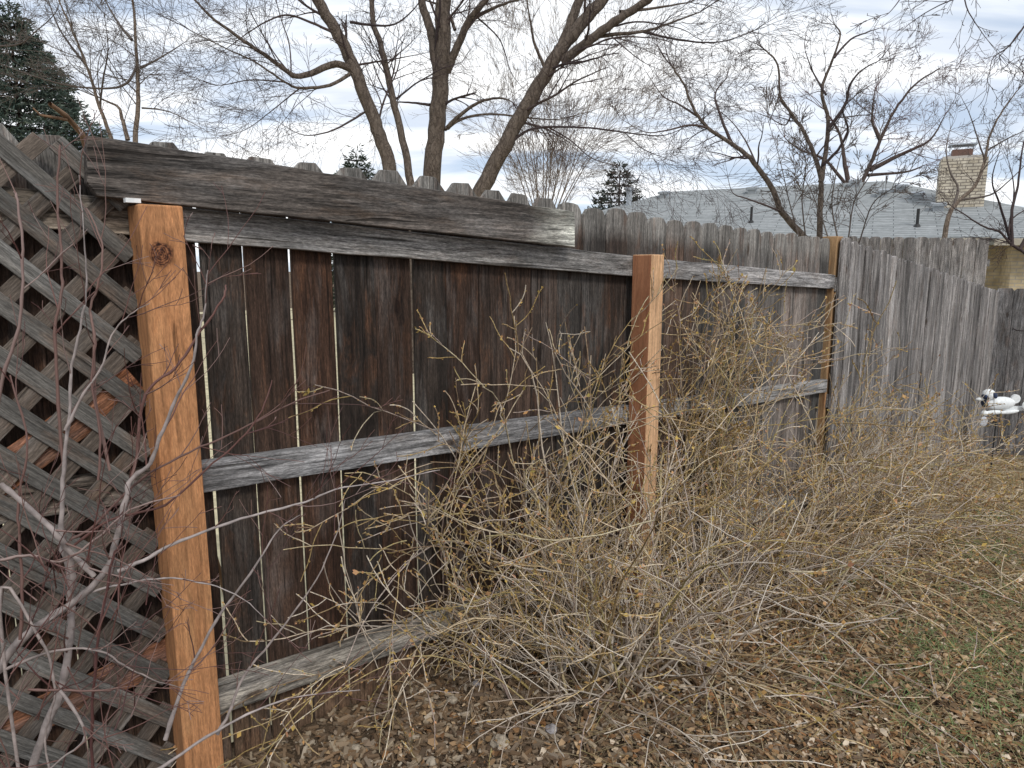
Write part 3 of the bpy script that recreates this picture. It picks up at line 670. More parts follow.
# cut branch poking over the fence by the spruce
Tb = Tubes(7); q0 = atY(50, 104, 2.1); q1 = atY(82, 134, 2.25); q2 = q1 + Vector((.25, .35, -.3)); q2.z = -.1
Tb.add([q0, (q0 + q1) / 2 + Vector((0, 0, .01)), q1, q2], [.006, .008, .009, .012]); q3 = atY(33, 108, 2.1)
Tb.add([(q0 + q1) / 2, q3 + Vector((0.02, 0, -.02)), q3], [.005, .0035, .002])
o = Tb.build('cut_branch', island('tan_wood', [(.17, .10, .06), (.20, .12, .07)], scale=30), None, tuple(q2)); tag(o, 'broken brown branch poking up over the fence left of the wide board', 'branch')

# ------------------------------------------------------------------ evergreens
def conifer(label, Y, px, ptop_, pbot, wpx, cols, nclump, name='spruce_tree', ground_z=-.5, size=.16):
    top = atY(px, ptop_, Y); bot = atY(px, pbot, Y); Hh = top.z - ground_z; rw = wpx / F * Y
    root = empty(name, (top.x, Y, ground_z)); tag(root, label, 'tree')
    T = Tubes(8); T.add([Vector((top.x, Y, ground_z)), Vector((top.x, Y, top.z))], [Hh * .022, .01])
    zb = bot.z; Qs = []; span = top.z - ground_z - .4
    for i in range(nclump):
        t = random.random() ** .6                                    # 1 at the bottom
        zc = top.z - t * span; rmax = rw * min(1.25, (top.z - zc) / (top.z - zb)) ** .8 + .1
        # boughs: whorls at quantised heights and azimuths give layered clumps
        lvl = round(zc / (.33)) * .33 + random.uniform(-.03, .03); azn = round(random.uniform(0, 14)) * (2 * math.pi / 14) + lvl * 2.1
        rr = rmax * math.sqrt(random.uniform(.08, 1)) * (0.82 + .28 * mnoise.noise(Vector((lvl * 3, azn * 2, 1))))
        azn += random.gauss(0, .10)
        c = Vector((top.x + rr * math.cos(azn), Y + rr * math.sin(azn), lvl - rr * .10 + random.gauss(0, .05)))
        for q in range(3):
            d = (Vector((math.cos(azn), math.sin(azn), .15)) + rv() * .9).normalized(); sd = perp(d); l = size * random.uniform(.6, 1.3); ww = l * .09
            Qs += [c - sd * ww, c + d * l * .5 - sd * ww * 1.3, c + d * l, c + d * l * .5 + sd * ww * 1.3]
            c = c + rv() * size * .4
    for lv in range(int(span / .33)):
        zc = ground_z + .4 + lv * .33; rmax = rw * min(1.25, (top.z - zc) / (top.z - zb)) ** .8
        for k in range(14):
            a = k * 2 * math.pi / 14 + zc * 2.1; T.add([Vector((top.x, Y, zc)), Vector((top.x + rmax * .8 * math.cos(a), Y + rmax * .8 * math.sin(a), zc - rmax * .08))], [.018, .006])
    T.build('trunk', BARK_D, root, (top.x, Y, ground_z))
    V = np.array([tuple(v) for v in Qs]); Fq = np.arange(len(V)).reshape(-1, 4)
    npmesh('crown', V, Fq, island('needles_' + name, cols, .7), root, False, (top.x, Y, ground_z))
    return root
conifer('dense blue green spruce at the top left corner', 18, 8, 8, 140, 88, [(.03, .05, .04), (.065, .09, .075), (.11, .13, .10)], 42000, ground_z=-.5, size=.14)
conifer('small dark spruce tip showing between the leaning stems and the fence', 30, 356, 150, 185, 26, [(.02, .03, .02), (.05, .065, .04)], 5200, ground_z=-.5, size=.2)
conifer('small dark pine beside the left end of the grey roof', 30, 620, 163, 200, 26, [(.02, .028, .022), (.045, .055, .04)], 3600, 'pine_tree', size=.22)

# ------------------------------------------------------------------ house
def roof_mat():
    m, nt, b = mat('grey_shingles'); tc = N(nt, 'ShaderNodeTexCoord')
    br = N(nt, 'ShaderNodeTexBrick', i_Scale=1.0); br.inputs['Brick Width'].default_value = .9; br.inputs['Row Height'].default_value = .145
    br.inputs['Mortar Size'].default_value = .010; br.inputs['Color1'].default_value = (.235, .250, .252, 1); br.inputs['Color2'].default_value = (.315, .33, .333, 1); br.inputs['Mortar'].default_value = (.10, .11, .115, 1)
    L(nt, tc.outputs['UV'], br.inputs['Vector'])
    n = N(nt, 'ShaderNodeTexNoise', i_Scale=2.2, i_Detail=6.0); L(nt, tc.outputs['UV'], n.inputs['Vector'])
    v = ramp(nt, [(.3, g(.72)), (.7, g(1.2))], n.outputs[0])
    n.inputs['Scale'].default_value = 5.5; n.inputs['Roughness'].default_value = .75
    L(nt, mixc(nt, 'MULTIPLY', 1, br.outputs['Color'], v.outputs[0]), b.inputs['Base Color']); b.inputs['Roughness'].default_value = .9
    bp = N(nt, 'ShaderNodeBump', i_Strength=.5, i_Distance=.01); L(nt, br.outputs['Fac'], bp.inputs['Height']); bp.invert = True; L(nt, bp.outputs[0], b.inputs['Normal'])
    return m
def brick_mat(name, c1, c2, mo, bw=.22, rh=.075):
    m, nt, b = mat(name); tc = N(nt, 'ShaderNodeTexCoord')
    br = N(nt, 'ShaderNodeTexBrick', i_Scale=1.0); br.inputs['Brick Width'].default_value = bw; br.inputs['Row Height'].default_value = rh; br.inputs['Mortar Size'].default_value = .011
    br.inputs['Color1'].default_value = (*c1, 1); br.inputs['Color2'].default_value = (*c2, 1); br.inputs['Mortar'].default_value = (*mo, 1)
    L(nt, tc.outputs['UV'], br.inputs['Vector']); n = N(nt, 'ShaderNodeTexNoise', i_Scale=6.0, i_Detail=5.0); L(nt, tc.outputs['UV'], n.inputs['Vector'])
    v = ramp(nt, [(.3, g(.75)), (.7, g(1.2))], n.outputs[0]); L(nt, mixc(nt, 'MULTIPLY', 1, br.outputs['Color'], v.outputs[0]), b.inputs['Base Color']); b.inputs['Roughness'].default_value = .9
    return m
def faces_uv(name, polys, m, parent, th=None):
    """flat polygons with metric UVs (u horizontal in the face, v up the slope)"""
    V = []; Fc = []; UVs = []
    for P in polys:
        P = [Vector(p) for p in P]; nrm = (P[1] - P[0]).cross(P[2] - P[0]).normalized()
        uu = Vector((0, 0, 1)).cross(nrm); uu = uu.normalized() if uu.length > 1e-3 else Vector((1, 0, 0)); vv = nrm.cross(uu)
        Fc.append(tuple(range(len(V), len(V) + len(P)))); V += P; UVs += [(p.dot(uu), p.dot(vv)) for p in P]
    ploc = parent.location if parent else Vector()
    o = link(name, [v - ploc for v in V], Fc, m, parent); uvl = o.data.uv_layers.new(name='UVMap')
    for i, l in enumerate(o.data.loops): uvl.data[i].uv = UVs[l.vertex_index]
    if th:
        md = o.modifiers.new('solid', 'SOLIDIFY'); md.thickness = th; md.offset = -1
    return o
RZ, EZ = 3.95, 2.12
R1 = atZ(672, 191.5, RZ); R2 = atZ(886, 181, RZ)
rd = (R2 - R1).normalized(); fr_ = Vector((rd.y, -rd.x, 0))       # towards camera
half = 5.0; e = .4
El = R1 - rd * half * .98; Er = R2 + rd * half * 1.0
c1 = El + fr_ * half; c1.z = EZ; c2 = Er + fr_ * half; c2.z = EZ; c3 = Er - fr_ * half; c3.z = EZ; c4 = El - fr_ * half; c4.z = EZ
hroot = empty('house', ((c1.x + c2.x) / 2, (c1.y + c2.y) / 2, -.55)); tag(hroot, 'low tan brick house with grey shingled hip roof beyond the fences', 'house')
SH = roof_mat(); TAN = brick_mat('tan_brick', (.42, .33, .20), (.52, .43, .28), (.35, .31, .25)); CHB = brick_mat('pale_brick', (.46, .40, .30), (.58, .52, .42), (.20, .17, .14))
rf = faces_uv('roof', [[c1, c2, R2, R1], [c2, c3, R2], [c3, c4, R1, R2], [c4, c1, R1]], SH, hroot, .14)
ins = .45
def inset(c, a, b_): return c + a * ins + b_ * ins
w1 = c1 + rd * ins - fr_ * ins; w2 = c2 - rd * ins - fr_ * ins; w3 = c3 - rd * ins + fr_ * ins; w4 = c4 + rd * ins + fr_ * ins
def wallp(a, b_, z0=-.6, z1=EZ - .02): return [(a.x, a.y, z0), (b_.x, b_.y, z0), (b_.x, b_.y, z1), (a.x, a.y, z1)]
faces_uv('wall', [wallp(w1, w2), wallp(w2, w3), wallp(w3, w4), wallp(w4, w1)], TAN, hroot)
# right wing, lower roof, comes toward the viewer
g0 = c2 - rd * 2.2 - fr_ * 2.0; 
wg = [(-2.0, 0), (9.5, 0)]
WE = 2.05; WR = 3.0
a1 = c2 - rd * 3.0 + fr_ * 1.2; a2 = c2 + rd * 8 + fr_ * 1.2; b1 = a1 - fr_ * 6; b2 = a2 - fr_ * 6
for v in (a1, a2, b1, b2): v.z = WE
m1 = (a1 + b1) / 2 + rd * 1.6; m2 = (a2 + b2) / 2 - rd * 2; m1.z = m2.z = WR
faces_uv('roof', [[a1, a2, m2, m1], [a2, b2, m2], [b2, b1, m1, m2], [b1, a1, m1]], SH, hroot, .14)
q1_ = a1 + rd * .4 - fr_ * .4; q2_ = a2 - rd * .4 - fr_ * .4; q3_ = b2 - rd * .4 + fr_ * .4; q4_ = b1 + rd * .4 + fr_ * .4
faces_uv('wall', [wallp(q1_, q2_, -.6, WE - .02), wallp(q2_, q3_, -.6, WE - .02), wallp(q3_, q4_, -.6, WE - .02), wallp(q4_, q1_, -.6, WE - .02)], TAN, hroot)
for pa, pb, z in ((a1, a2, WE), (c1, c2, EZ)):
    d_ = (pb - pa); l_ = d_.length; gb_ = MB(); gb_.box(0, l_, -.08, .0, -.16, -.02)
    o = gb_.build('gutter', plain('gutter_paint', (.40, .36, .29), .6), hroot, loc=pa - hroot.location, rot=(0, 0, math.atan2(d_.y, d_.x))); bevel(o, .01)
# chimney
ch = atY(958.5, 206, 18.2); ct = atY(958.5, 160, 18.2); cw = 39 / F * 18.2 / 2 * .98; az_ = math.atan2(rd.y, rd.x)
def box_uv(name, cx_, cy_, z0, z1, hx, hy, m, parent, rz):
    cs_, sn = math.cos(rz), math.sin(rz); cr = [(cx_ + x * cs_ - y * sn, cy_ + x * sn + y * cs_) for x, y in ((-hx, -hy), (hx, -hy), (hx, hy), (-hx, hy))]
    P = [[(*cr[i], z0), (*cr[(i + 1) % 4], z0), (*cr[(i + 1) % 4], z1), (*cr[i], z1)] for i in range(4)] + [[(*c_, z1) for c_ in cr]]
    return faces_uv(name, P, m, parent)
box_uv('chimney', ch.x, ch.y, 1.2, ct.z, cw, .35, CHB, hroot, az_)
c_ = box_uv('chimney_crown', ch.x, ch.y, ct.z + .001, ct.z + .07, cw * .92, .30, plain('mortar', (.45, .42, .38)), hroot, az_)
box_uv('flue', ch.x - .05, ch.y, ct.z + .072, ct.z + .24, .22, .17, plain('clay_flue', (.15, .085, .065)), hroot, az_)
capb = MB(); capb.box(-.30, .30, -.24, .24, 0, .03); capb.box(-.26, -.24, -.2, -.18, -.10, 0); capb.box(.24, .26, -.2, -.18, -.10, 0); capb.box(-.26, -.24, .18, .2, -.1, 0); capb.box(.24, .26, .18, .2, -.1, 0)
capb.build('chimney_cap', METAL, hroot, loc=Vector((ch.x - .05, ch.y, ct.z + .34)) - hroot.location, rot=(0, 0, az_))
# roof vents and pipes
def roof_pt(px, py):
    r = ray(px, py); nrm = (c2 - c1).cross(R1 - c1).normalized(); k = (c1 - cam_o.location).dot(nrm) / r.dot(nrm); return cam_o.location + r * k
for px, py in ((664, 197), (752, 193), (855, 186), (882, 196), (901, 191), (917, 199), (938, 210)):
    p = roof_pt(px, py); vb = MB(); vb.box(-.17, .17, -.16, .16, .10, .18); vb.box(-.12, .12, -.12, .12, -.1, .10)
    o = vb.build('roof_vent', METAL, hroot, loc=p - hroot.location, rot=(R(10), 0, az_)); bevel(o, .012)
for px, py in ((751, 222), (917, 226)):
    p = roof_pt(px, py); vb = MB(); vb.cyl((0, 0, -.1), .035, .5, 10); vb.cyl((0, 0, -.06), .12, .10, 12, .05); vb.build('vent_pipe', DARKM, hroot, loc=p - hroot.location)
p = roof_pt(629, 205); vb = MB(); vb.cyl((0, 0, -.1), .09, .55, 12); vb.cyl((0, 0, .45), .14, .10, 12); vb.build('vent_pipe', METAL, hroot, loc=p - hroot.location)

# ------------------------------------------------------------------ forsythia shrubs
SNm = Vector((-dirv.y, dirv.x, 0)); SND = Vector((A.x, A.y, 0)).dot(SNm)
def keep(p, d):
    if p.dot(M) > 1.885 and d.dot(M) > 0 and p.dot(U) < 4.3: d = d - M * d.dot(M) * 1.1
    if p.dot(U) > 4.2 and p.dot(SNm) > SND - .07 and d.dot(SNm) > 0: d = d - SNm * d.dot(SNm) * 1.1
    g_ = gz(p.x, p.y) + .02
    if p.z < g_ and d.z < 0: d = Vector((d.x, d.y, abs(d.z) * .15))
    return d.normalized()
def cane(T, p, d, length, r, depth, droop, tips, n=13, twigs=7, rmin=.0016, wob=.11, tl=.38):
    st = length / n; pts = [p.copy()]; rad = [r]; dirs = [d.copy()]; dr = droop
    for i in range(n):
        d = d + rv() * wob + Vector((0, 0, -dr * st * (.35 + i / n)))
        d = keep(p, d.normalized()); p = p + d * st; pts.append(p.copy()); dirs.append(d.copy()); rad.append(max(rmin, r * (1 - .75 * (i + 1) / n)))
    T.add(pts, rad); tips.append((pts, depth))
    if depth <= 0: return
    for q in range(int(twigs * random.uniform(.6, 1.4))):
        t = random.uniform(.12, 1) ** .8; i = min(n - 1, int(t * n)); a = random.uniform(.45, 1.2)
        nd = (dirs[i] * math.cos(a) + perp(dirs[i], Vector((0, 0, .35))) * math.sin(a)).normalized()
        cane(T, pts[i].lerp(pts[i + 1], random.random()), nd, tl * random.uniform(.35, 1.3) * (length ** .4), max(rmin, rad[i] * .6), depth - 1, droop * random.uniform(-.2, .7), tips, n=7, twigs=max(2, twigs * .55), rmin=rmin, wob=.19, tl=tl * .55)
CANE = island('forsythia_bark', [(.38, .27, .14), (.52, .42, .31), (.20, .14, .09), (.42, .30, .12), (.66, .57, .47), (.36, .27, .10), (.24, .165, .11), (.50, .37, .19), (.60, .52, .43), (.33, .27, .12), (.44, .37, .32), (.27, .20, .165)], .7, scale=120, detail_amt=.4)
DEAD = island('dead_cane', [(.46, .39, .32), (.66, .59, .50), (.26, .19, .14), (.54, .46, .37)], .8)
BUD = island('bud', [(.42, .29, .08), (.50, .34, .10), (.42, .22, .09), (.34, .27, .08), (.50, .24, .14), (.38, .31, .11)], .7)
def shrub(label, base, ncane, lens, az_rng, el_rng, droop, r=.0045, spread=.16, buds=5000, dead=60, twigs=7, extra=()):
    root = empty('forsythia_shrub', base); tag(root, label, 'shrub')
    T = Tubes(4); Td = Tubes(4); tips = []; td = []
    for i in range(ncane + dead):
        isd = i >= ncane
        az = random.uniform(*az_rng); el = random.uniform(*el_rng) if not isd else random.uniform(R(15), R(70))
        q = base + Vector((random.gauss(0, spread), random.gauss(0, spread * .6), 0))
        if q.dot(M) > 1.86: q -= M * (q.dot(M) - 1.86)
        q.z = gz(q.x, q.y) - .02
        d = Vector((math.cos(az) * math.cos(el), math.sin(az) * math.cos(el), math.sin(el)))
        ln_ = random.uniform(*lens) * (1 if not isd else .7) * (.58 if 2.95 < az < 5.0 else 1)
        cane(Td if isd else T, q, d, ln_, r * random.uniform(.5, 1.15), 2 if not isd else 1, droop * random.uniform(.4, 1.3), td if isd else tips, twigs=twigs)
    for i in range(26):          # old woody stubs and stems at the crown of the roots
        az = random.uniform(0, 6.283); q = base + Vector((random.gauss(0, spread * .7), random.gauss(0, spread * .45), 0))
        if q.dot(M) > 1.84: q -= M * (q.dot(M) - 1.84)
        q.z = gz(q.x, q.y) - .02; cane(Td, q, Vector((math.cos(az), math.sin(az), random.uniform(.5, 2.5))).normalized(), random.uniform(.25, .7), random.uniform(.006, .010), 1, 1.5, td, twigs=5, rmin=.002, wob=.16)
    for (a, d, ln_, dr, rr, dep) in extra:
        cane(T, a, d.normalized(), ln_, rr, dep, dr, tips, twigs=10)
    T.build('canes', CANE, root, tuple(base)); 
    if Td.P: Td.build('dead_canes', DEAD, root, tuple(base))
    V = []
    cand = [t for t in tips if t[1] < 2]
    for i in range(buds):
        P_, dep = random.choice(cand); k = random.randint(max(0, len(P_) - 6), len(P_) - 2); c = P_[k].lerp(P_[k + 1], random.random())
        d = ((P_[k + 1] - P_[k]).normalized() + perp(P_[k + 1] - P_[k]) * .7).normalized(); sd = perp(d); l = random.uniform(.006, .012) * (.75 + .12 * base.y) if random.random() < .975 else random.uniform(.016, .026); w2 = l * random.uniform(.24, .38)
        V += [c, c + d * l * .5 - sd * w2, c + d * l, c + d * l * .5 + sd * w2]
    V = np.array([tuple(v) for v in V]); tag(npmesh('buds', V, np.arange(len(V)).reshape(-1, 4), BUD, root, False, tuple(base)), kind='stuff')
    return root
def gp(px, py):
    z = 0
    for _ in range(4):
        p = atZ(px, py, z); z = gz(p.x, p.y)
    p.z = z; return p
b1_ = gp(612, 668); b2_ = gp(735, 585); b3_ = gp(835, 520)
FULL = (0, 2 * math.pi)
shrub('large tangled forsythia arching up in front of the second cedar post, nearest of the three', b1_, 72, (.7, 1.5), (R(35), R(325)), (R(25), R(82)), 2.0, r=.0055, spread=.19, buds=15000, dead=62, twigs=7,
      extra=[(b1_ + Vector((0, 0, .1)), Vector((-.35, .1, 1)), 1.3, 1.7, .006, 2), (b1_ + Vector((0, 0, .1)), Vector((-.65, .25, .9)), 1.4, 1.9, .006, 2), (b1_, Vector((-.2, .3, 1)), 1.25, 1.4, .006, 2), (b1_, Vector((-.9, .2, .55)), 1.3, .6, .005, 2), (b1_, Vector((-.8, .1, .8)), 1.3, 1.0, .005, 2),
             (b1_, Vector((.1, .5, 1)), 1.3, 1.4, .006, 2), (b1_ + Vector((.1, 0, 0)), Vector((.7, -.4, .6)), 1.5, 1.6, .005, 2)])
shrub('forsythia with upright budded shoots right of the second cedar post', b2_, 74, (.65, 1.35), FULL, (R(22), R(80)), 1.8, r=.0045, spread=.2, buds=20000, dead=45, twigs=7,
      extra=[(b2_ + Vector((-.12, .1, 0)), Vector((-.24 + .04 * k, .16 + .03 * (k % 3), 1)), 1.34 - .05 * (k % 4), .12, .0068, 2) for k in range(12)] + [(b2_, Vector((.9, .7, .55)), 1.9, .55, .006, 2), (b2_, Vector((.9, .2, .5)), 1.4, 1.1, .005, 2)])
shrub('low olive forsythia spreading along the silver grey fence', b3_, 75, (.6, 1.25), (R(-60), R(120)), (R(10), R(55)), 1.3, r=.004, spread=.3, buds=17000, dead=42, twigs=7,
      extra=[(b3_, Vector((1.0, .78, .42)), 1.9, .6, .005, 2), (b3_, Vector((1.0, .7, .3)), 1.7, .5, .005, 2), (b3_, Vector((1.0, .8, .55)), 1.5, .7, .005, 2)])

# ------------------------------------------------------------------ red-twigged shrub at the left
RT = island('pale_grey_stem', [(.22, .18, .165), (.34, .295, .28), (.28, .23, .21)], .6, .3, scale=45, detail_amt=.35)
RT2 = island('red_twig', [(.115, .046, .040), (.07, .032, .030), (.20, .12, .10), (.10, .045, .038), (.15, .07, .058), (.27, .20, .18)], .55, .4)
def redshrub():
    b0 = atY(40, 760, 1.30); base = Vector((b0.x, 1.30, 0)); root = empty('red_twig_shrub', base); tag(root, 'bare shrub with pale grey stems and red twigs before the lattice and first post', 'shrub')
    Tg, Tr = Tubes(7), Tubes(5)
    def P3(l, Y0, Y1): return [atY(px, py, Y0 + (Y1 - Y0) * i / (len(l) - 1)) for i, (px, py) in enumerate(l)]
    mains = [  # pixels, Y0, Y1, r0, r1, colour, kids, grounded
        ([(30, 800), (46, 728), (59, 697), (68, 654), (71, 617), (70, 576), (62, 545)], 1.30, 1.32, .0095, .0055, 0, 5, 1),
        ([(-20, 720), (0, 668), (30, 632), (71, 604), (102, 576), (114, 548), (126, 498), (131, 480), (150, 463), (160, 437), (175, 400), (192, 365), (197, 335), (204, 312), (208, 270)], 1.25, 1.35, .0105, .0022, 0, 8, 1),
        ([(131, 480), (137, 455), (145, 395), (176, 367), (196, 338), (222, 300), (226, 285)], 1.31, 1.38, .0035, .0017, 1, 4, 0),
        ([(118, 572), (150, 557), (180, 541), (241, 519), (305, 502), (336, 489), (383, 482), (440, 470)], 1.28, 1.45, .0045, .0016, 0, 7, 0),
        ([(61, 545), (62, 500), (64, 465), (69, 415), (72, 365), (82, 320), (86, 285), (84, 240), (79, 175)], 1.30, 1.34, .0052, .0014, 0, 6, 0),
        ([(64, 470), (60, 420), (55, 335), (61, 300), (62, 270), (60, 235), (57, 200), (60, 145)], 1.31, 1.36, .0032, .0018, 1, 3, 0),
        ([(-10, 470), (2, 380), (17, 335), (22, 290), (22, 240), (17, 200), (14, 192)], 1.25, 1.3, .0034, .0018, 1, 3, 0),
        ([(110, 470), (95, 400), (94, 335), (90, 310), (96, 290), (102, 265), (101, 240), (86, 208)], 1.33, 1.38, .003, .0014, 1, 3, 0),
        ([(66, 430), (80, 400), (100, 370), (112, 335), (130, 315), (150, 303)], 1.3, 1.36, .0034, .0014, 0, 5, 0),
        ([(0, 484), (25, 505), (58, 536), (68, 550), (94, 576)], 1.22, 1.28, .0048, .0052, 0, 3, 0),
        ([(66, 545), (72, 575), (70, 600)], 1.29, 1.30, .006, .007, 0, 0, 0),
        ([(50, 620), (90, 593), (130, 583), (173, 578), (217, 587), (245, 600), (266, 620)], 1.26, 1.36, .003, .0012, 0, 4, 0),
        ([(6, 669), (56, 651), (99, 651), (130, 669), (160, 682), (183, 688)], 1.2, 1.28, .0032, .0012, 0, 5, 0),
        ([(120, 800), (161, 768), (217, 731), (266, 706), (316, 694), (360, 690)], 1.25, 1.42, .0058, .0015, 0, 4, 1),
        ([(165, 740), (183, 685), (217, 620), (257, 564), (279, 530), (300, 515)], 1.30, 1.42, .005, .0015, 0, 5, 0),
        ([(217, 735), (229, 713), (245, 675), (279, 632), (316, 580), (338, 530), (345, 500)], 1.34, 1.45, .0042, .0014, 0, 4, 0),
        ([(70, 540), (95, 525), (140, 480), (190, 452), (240, 430), (290, 404), (330, 390)], 1.29, 1.42, .0030, .0012, 1, 6, 0),
        ([(75, 545), (110, 520), (165, 505), (205, 470), (240, 440), (262, 410), (272, 380)], 1.28, 1.38, .0028, .0012, 1, 5, 0),
        ([(20, 640), (22, 590), (20, 545), (18, 500), (28, 445), (10, 375)], 1.2, 1.25, .0030, .0015, 1, 4, 0),
        ([(0, 560), (30, 555), (60, 562), (95, 540), (130, 510), (180, 495)], 1.2, 1.3, .0032, .0014, 1, 5, 0),
        ([(28, 690), (60, 690), (110, 690), (140, 675)], 1.18, 1.25, .0028, .0014, 1, 5, 0),
        ([(95, 800), (92, 720), (97, 650), (105, 600), (112, 560), (120, 545)], 1.24, 1.28, .0034, .0018, 1, 4, 1),
        ([(98, 480), (100, 440), (92, 380), (96, 340)], 1.3, 1.33, .0026, .0014, 1, 2, 0),
        ([(60, 690), (85, 735), (60, 760), (20, 790)], 1.2, 1.16, .0034, .002, 0, 4, 0),
        ([(0, 610), (40, 640), (55, 690), (45, 740), (55, 800)], 1.2, 1.22, .0036, .003, 0, 4, 1)]
    PR = dict(step=.035, wob=.16, up=.9, kids=[0, 2, 2], ang=.6, ratio=.6)
    for l, Y0, Y1, r0, r1, c, kids, gr in mains:
        pts = P3(l, Y0, Y1)
        if gr: pts.insert(0, Vector((pts[0].x, pts[0].y, -.03)))
        sp = smooth_path(pts, 5, .0012); n = len(sp); rad = [r0 + (r1 - r0) * i / (n - 1) for i in range(n)]
        if c == 0 and r1 < .004: rad = [r0 + (r1 * .5 - r0) * (i / (n - 1)) ** .7 for i in range(n)]
        # thickened nodes
        for i in range(2, n - 1, 4): rad[i] *= 1.22
        (Tg if c == 0 else Tr).add(sp, rad)
        for q in range(int(kids * 1.0)):
            t = random.uniform(.25, 1); i = min(n - 2, int(t * (n - 1))); dd = (sp[i + 1] - sp[i]).normalized(); a = random.uniform(.4, .9)
            bi = perp(dd, Vector((.35, .0, .5))); grow(Tr, sp[i], (dd * math.cos(a) + bi * math.sin(a)).normalized(), random.uniform(.06, .24), min(.0022, max(.0011, rad[i] * .5)), 2, PR, .0006)
    for q in range(42):       # whippy growth low down
        x = random.uniform(-20, 150); p = atY(x, random.uniform(560, 780), random.uniform(1.12, 1.36)); d = (Vector((random.uniform(-.4, .6), random.uniform(-.2, .3), random.uniform(.1, 1)))).normalized()
        grow(Tr, p, d, random.uniform(.12, .34), .0015, 2, PR, .0006)
    Tg.build('stems', RT, root, tuple(base)); Tr.build('twigs', RT2, root, tuple(base))
redshrub()

# ------------------------------------------------------------------ ground cover
def inside(x, y):      # near side of both fences
    p = Vector((x, y, 0)); return p.dot(M) < 1.93 if p.dot(U) < 4.25 else p.dot(SNm) < SND - .02
def scatter(name, label, n, region, sz, aspect, cols, lift=.012, weight=None, flat=.42, curl=.5, cat=None, rough=.85):
    V = []; cnt = 0
    while cnt < n:
        x = random.uniform(region[0], region[1]); y = region[2] + (region[3] - region[2]) * random.random() ** 1.35
        if abs(x) > .80 * y + .25 or not inside(x, y): continue
        if weight and random.random() > weight(x, y): continue
        l = (sz[0] + (sz[1] - sz[0]) * random.random() ** 1.6) * (1 + .08 * y); a = random.uniform(0, 6.283); w2 = l * random.uniform(*aspect) / 2
        d = Vector((math.cos(a), math.sin(a), random.gauss(0, flat * .6))).normalized(); sd = Vector((-math.sin(a), math.cos(a), random.gauss(0, flat))).normalized(); up = d.cross(sd)
        c = Vector((x, y, gzn(x, y) + random.uniform(.001, lift))); k = l * curl * random.uniform(-1, 1)
        V += [c - d * l * .5 - sd * w2 * .5, c - d * l * .05 - sd * w2 + up * k * .4, c + d * l * .5 - sd * w2 * .2 + up * k * .2, c - d * l * .5 + sd * w2 * .4 + up * k * .3, c + d * l * .1 + sd * w2 + up * k, c + d * l * .55 + sd * w2 * .2]
        cnt += 1
    V = np.array([tuple(v) for v in V]); b_ = np.arange(n) * 6
    Fq = np.concatenate([np.stack([b_, b_ + 1, b_ + 4, b_ + 3], 1), np.stack([b_ + 1, b_ + 2, b_ + 5, b_ + 4], 1)])
    o = npmesh(name, V, Fq, island(name + '_colour', cols, rough), None, False); tag(o, label, cat or 'leaves', kind='stuff'); return o
def wl(x, y):
    s_ = x * U.x + y * U.y; d = Vector((x, y, 0)).dot(M)
    q = .12 + .88 * min(1, max(0, (x - .15 + .5 * mnoise.noise(Vector((x * 2, y * 2, 0)))) / .8)); return q
scatter('leaf_litter', 'brown fallen leaves covering the ground under the shrubs', 82000, (-.6, 6.2, 1.6, 8.6), (.006, .028), (.3, .75),
        [(.16, .085, .04), (.27, .15, .07), (.34, .22, .12), (.09, .05, .028), (.46, .33, .20), (.22, .105, .042), (.30, .19, .09), (.66, .55, .42), (.11, .065, .036), (.38, .26, .14), (.07, .042, .025), (.30, .15, .065)], .022, wl)
def ws(x, y): return max(.04, 1 - (x + .1) / 1.1)
def chips():
    V = []; Fc = []; n = 15000; cnt = 0
    while cnt < n:
        x = random.uniform(-.9, 3.4); y = random.uniform(1.6, 5.2)
        if abs(x) > .8 * y + .2 or not inside(x, y) or random.random() > max(.12, 1 - (x - .1) / 1.6): continue
        l = random.choice([random.uniform(.006, .016), random.uniform(.012, .045)]); w2 = l * random.uniform(.15, .5); t = l * random.uniform(.12, .3); a = random.uniform(0, 6.283)
        d = Vector((math.cos(a), math.sin(a), random.gauss(0, .22))).normalized(); sd = Vector((-math.sin(a), math.cos(a), random.gauss(0, .3))).normalized(); up = d.cross(sd)
        c = Vector((x, y, gzn(x, y) + random.uniform(0, .012))); b_ = len(V)
        for k in (-.5, .5):
            for q in ((-.5, -.5), (.5, -.4), (.45, .5), (-.5, .4)): V.append(c + d * l * q[0] * random.uniform(.85, 1.1) + sd * w2 * q[1] * (1 if k < 0 else .8) + up * t * k)
        Fc += [[b_ + i for i in f] for f in ((0, 3, 2, 1), (4, 5, 6, 7), (0, 1, 5, 4), (1, 2, 6, 5), (2, 3, 7, 6), (3, 0, 4, 7))]; cnt += 1
    Fq = np.array([list(f) for f in Fc]); o = npmesh('mulch', np.array([tuple(v) for v in V]), Fq, island('mulch_chip', [(.13, .085, .05), (.24, .175, .115), (.085, .055, .035), (.36, .29, .205), (.18, .11, .06), (.22, .15, .09), (.11, .07, .045), (.45, .38, .29)], .9), None, False)
    tag(o, 'coarse bark mulch chips on bare soil at the foot of the fence', 'mulch', kind='stuff')
chips()
GC = [(gp(995, 672), .13, 1.0), (gp(1012, 522), .18, .9), (gp(1000, 600), .12, .5), (gp(980, 655), .12, .4), (gp(870, 575), .12, .25), (gp(860, 690), .12, .3), (gp(1035, 560), .25, .6), (gp(960, 740), .15, .35), (gp(1060, 690), .25, .7), (gp(905, 640), .12, .2), (gp(970, 555), .1, .4)]
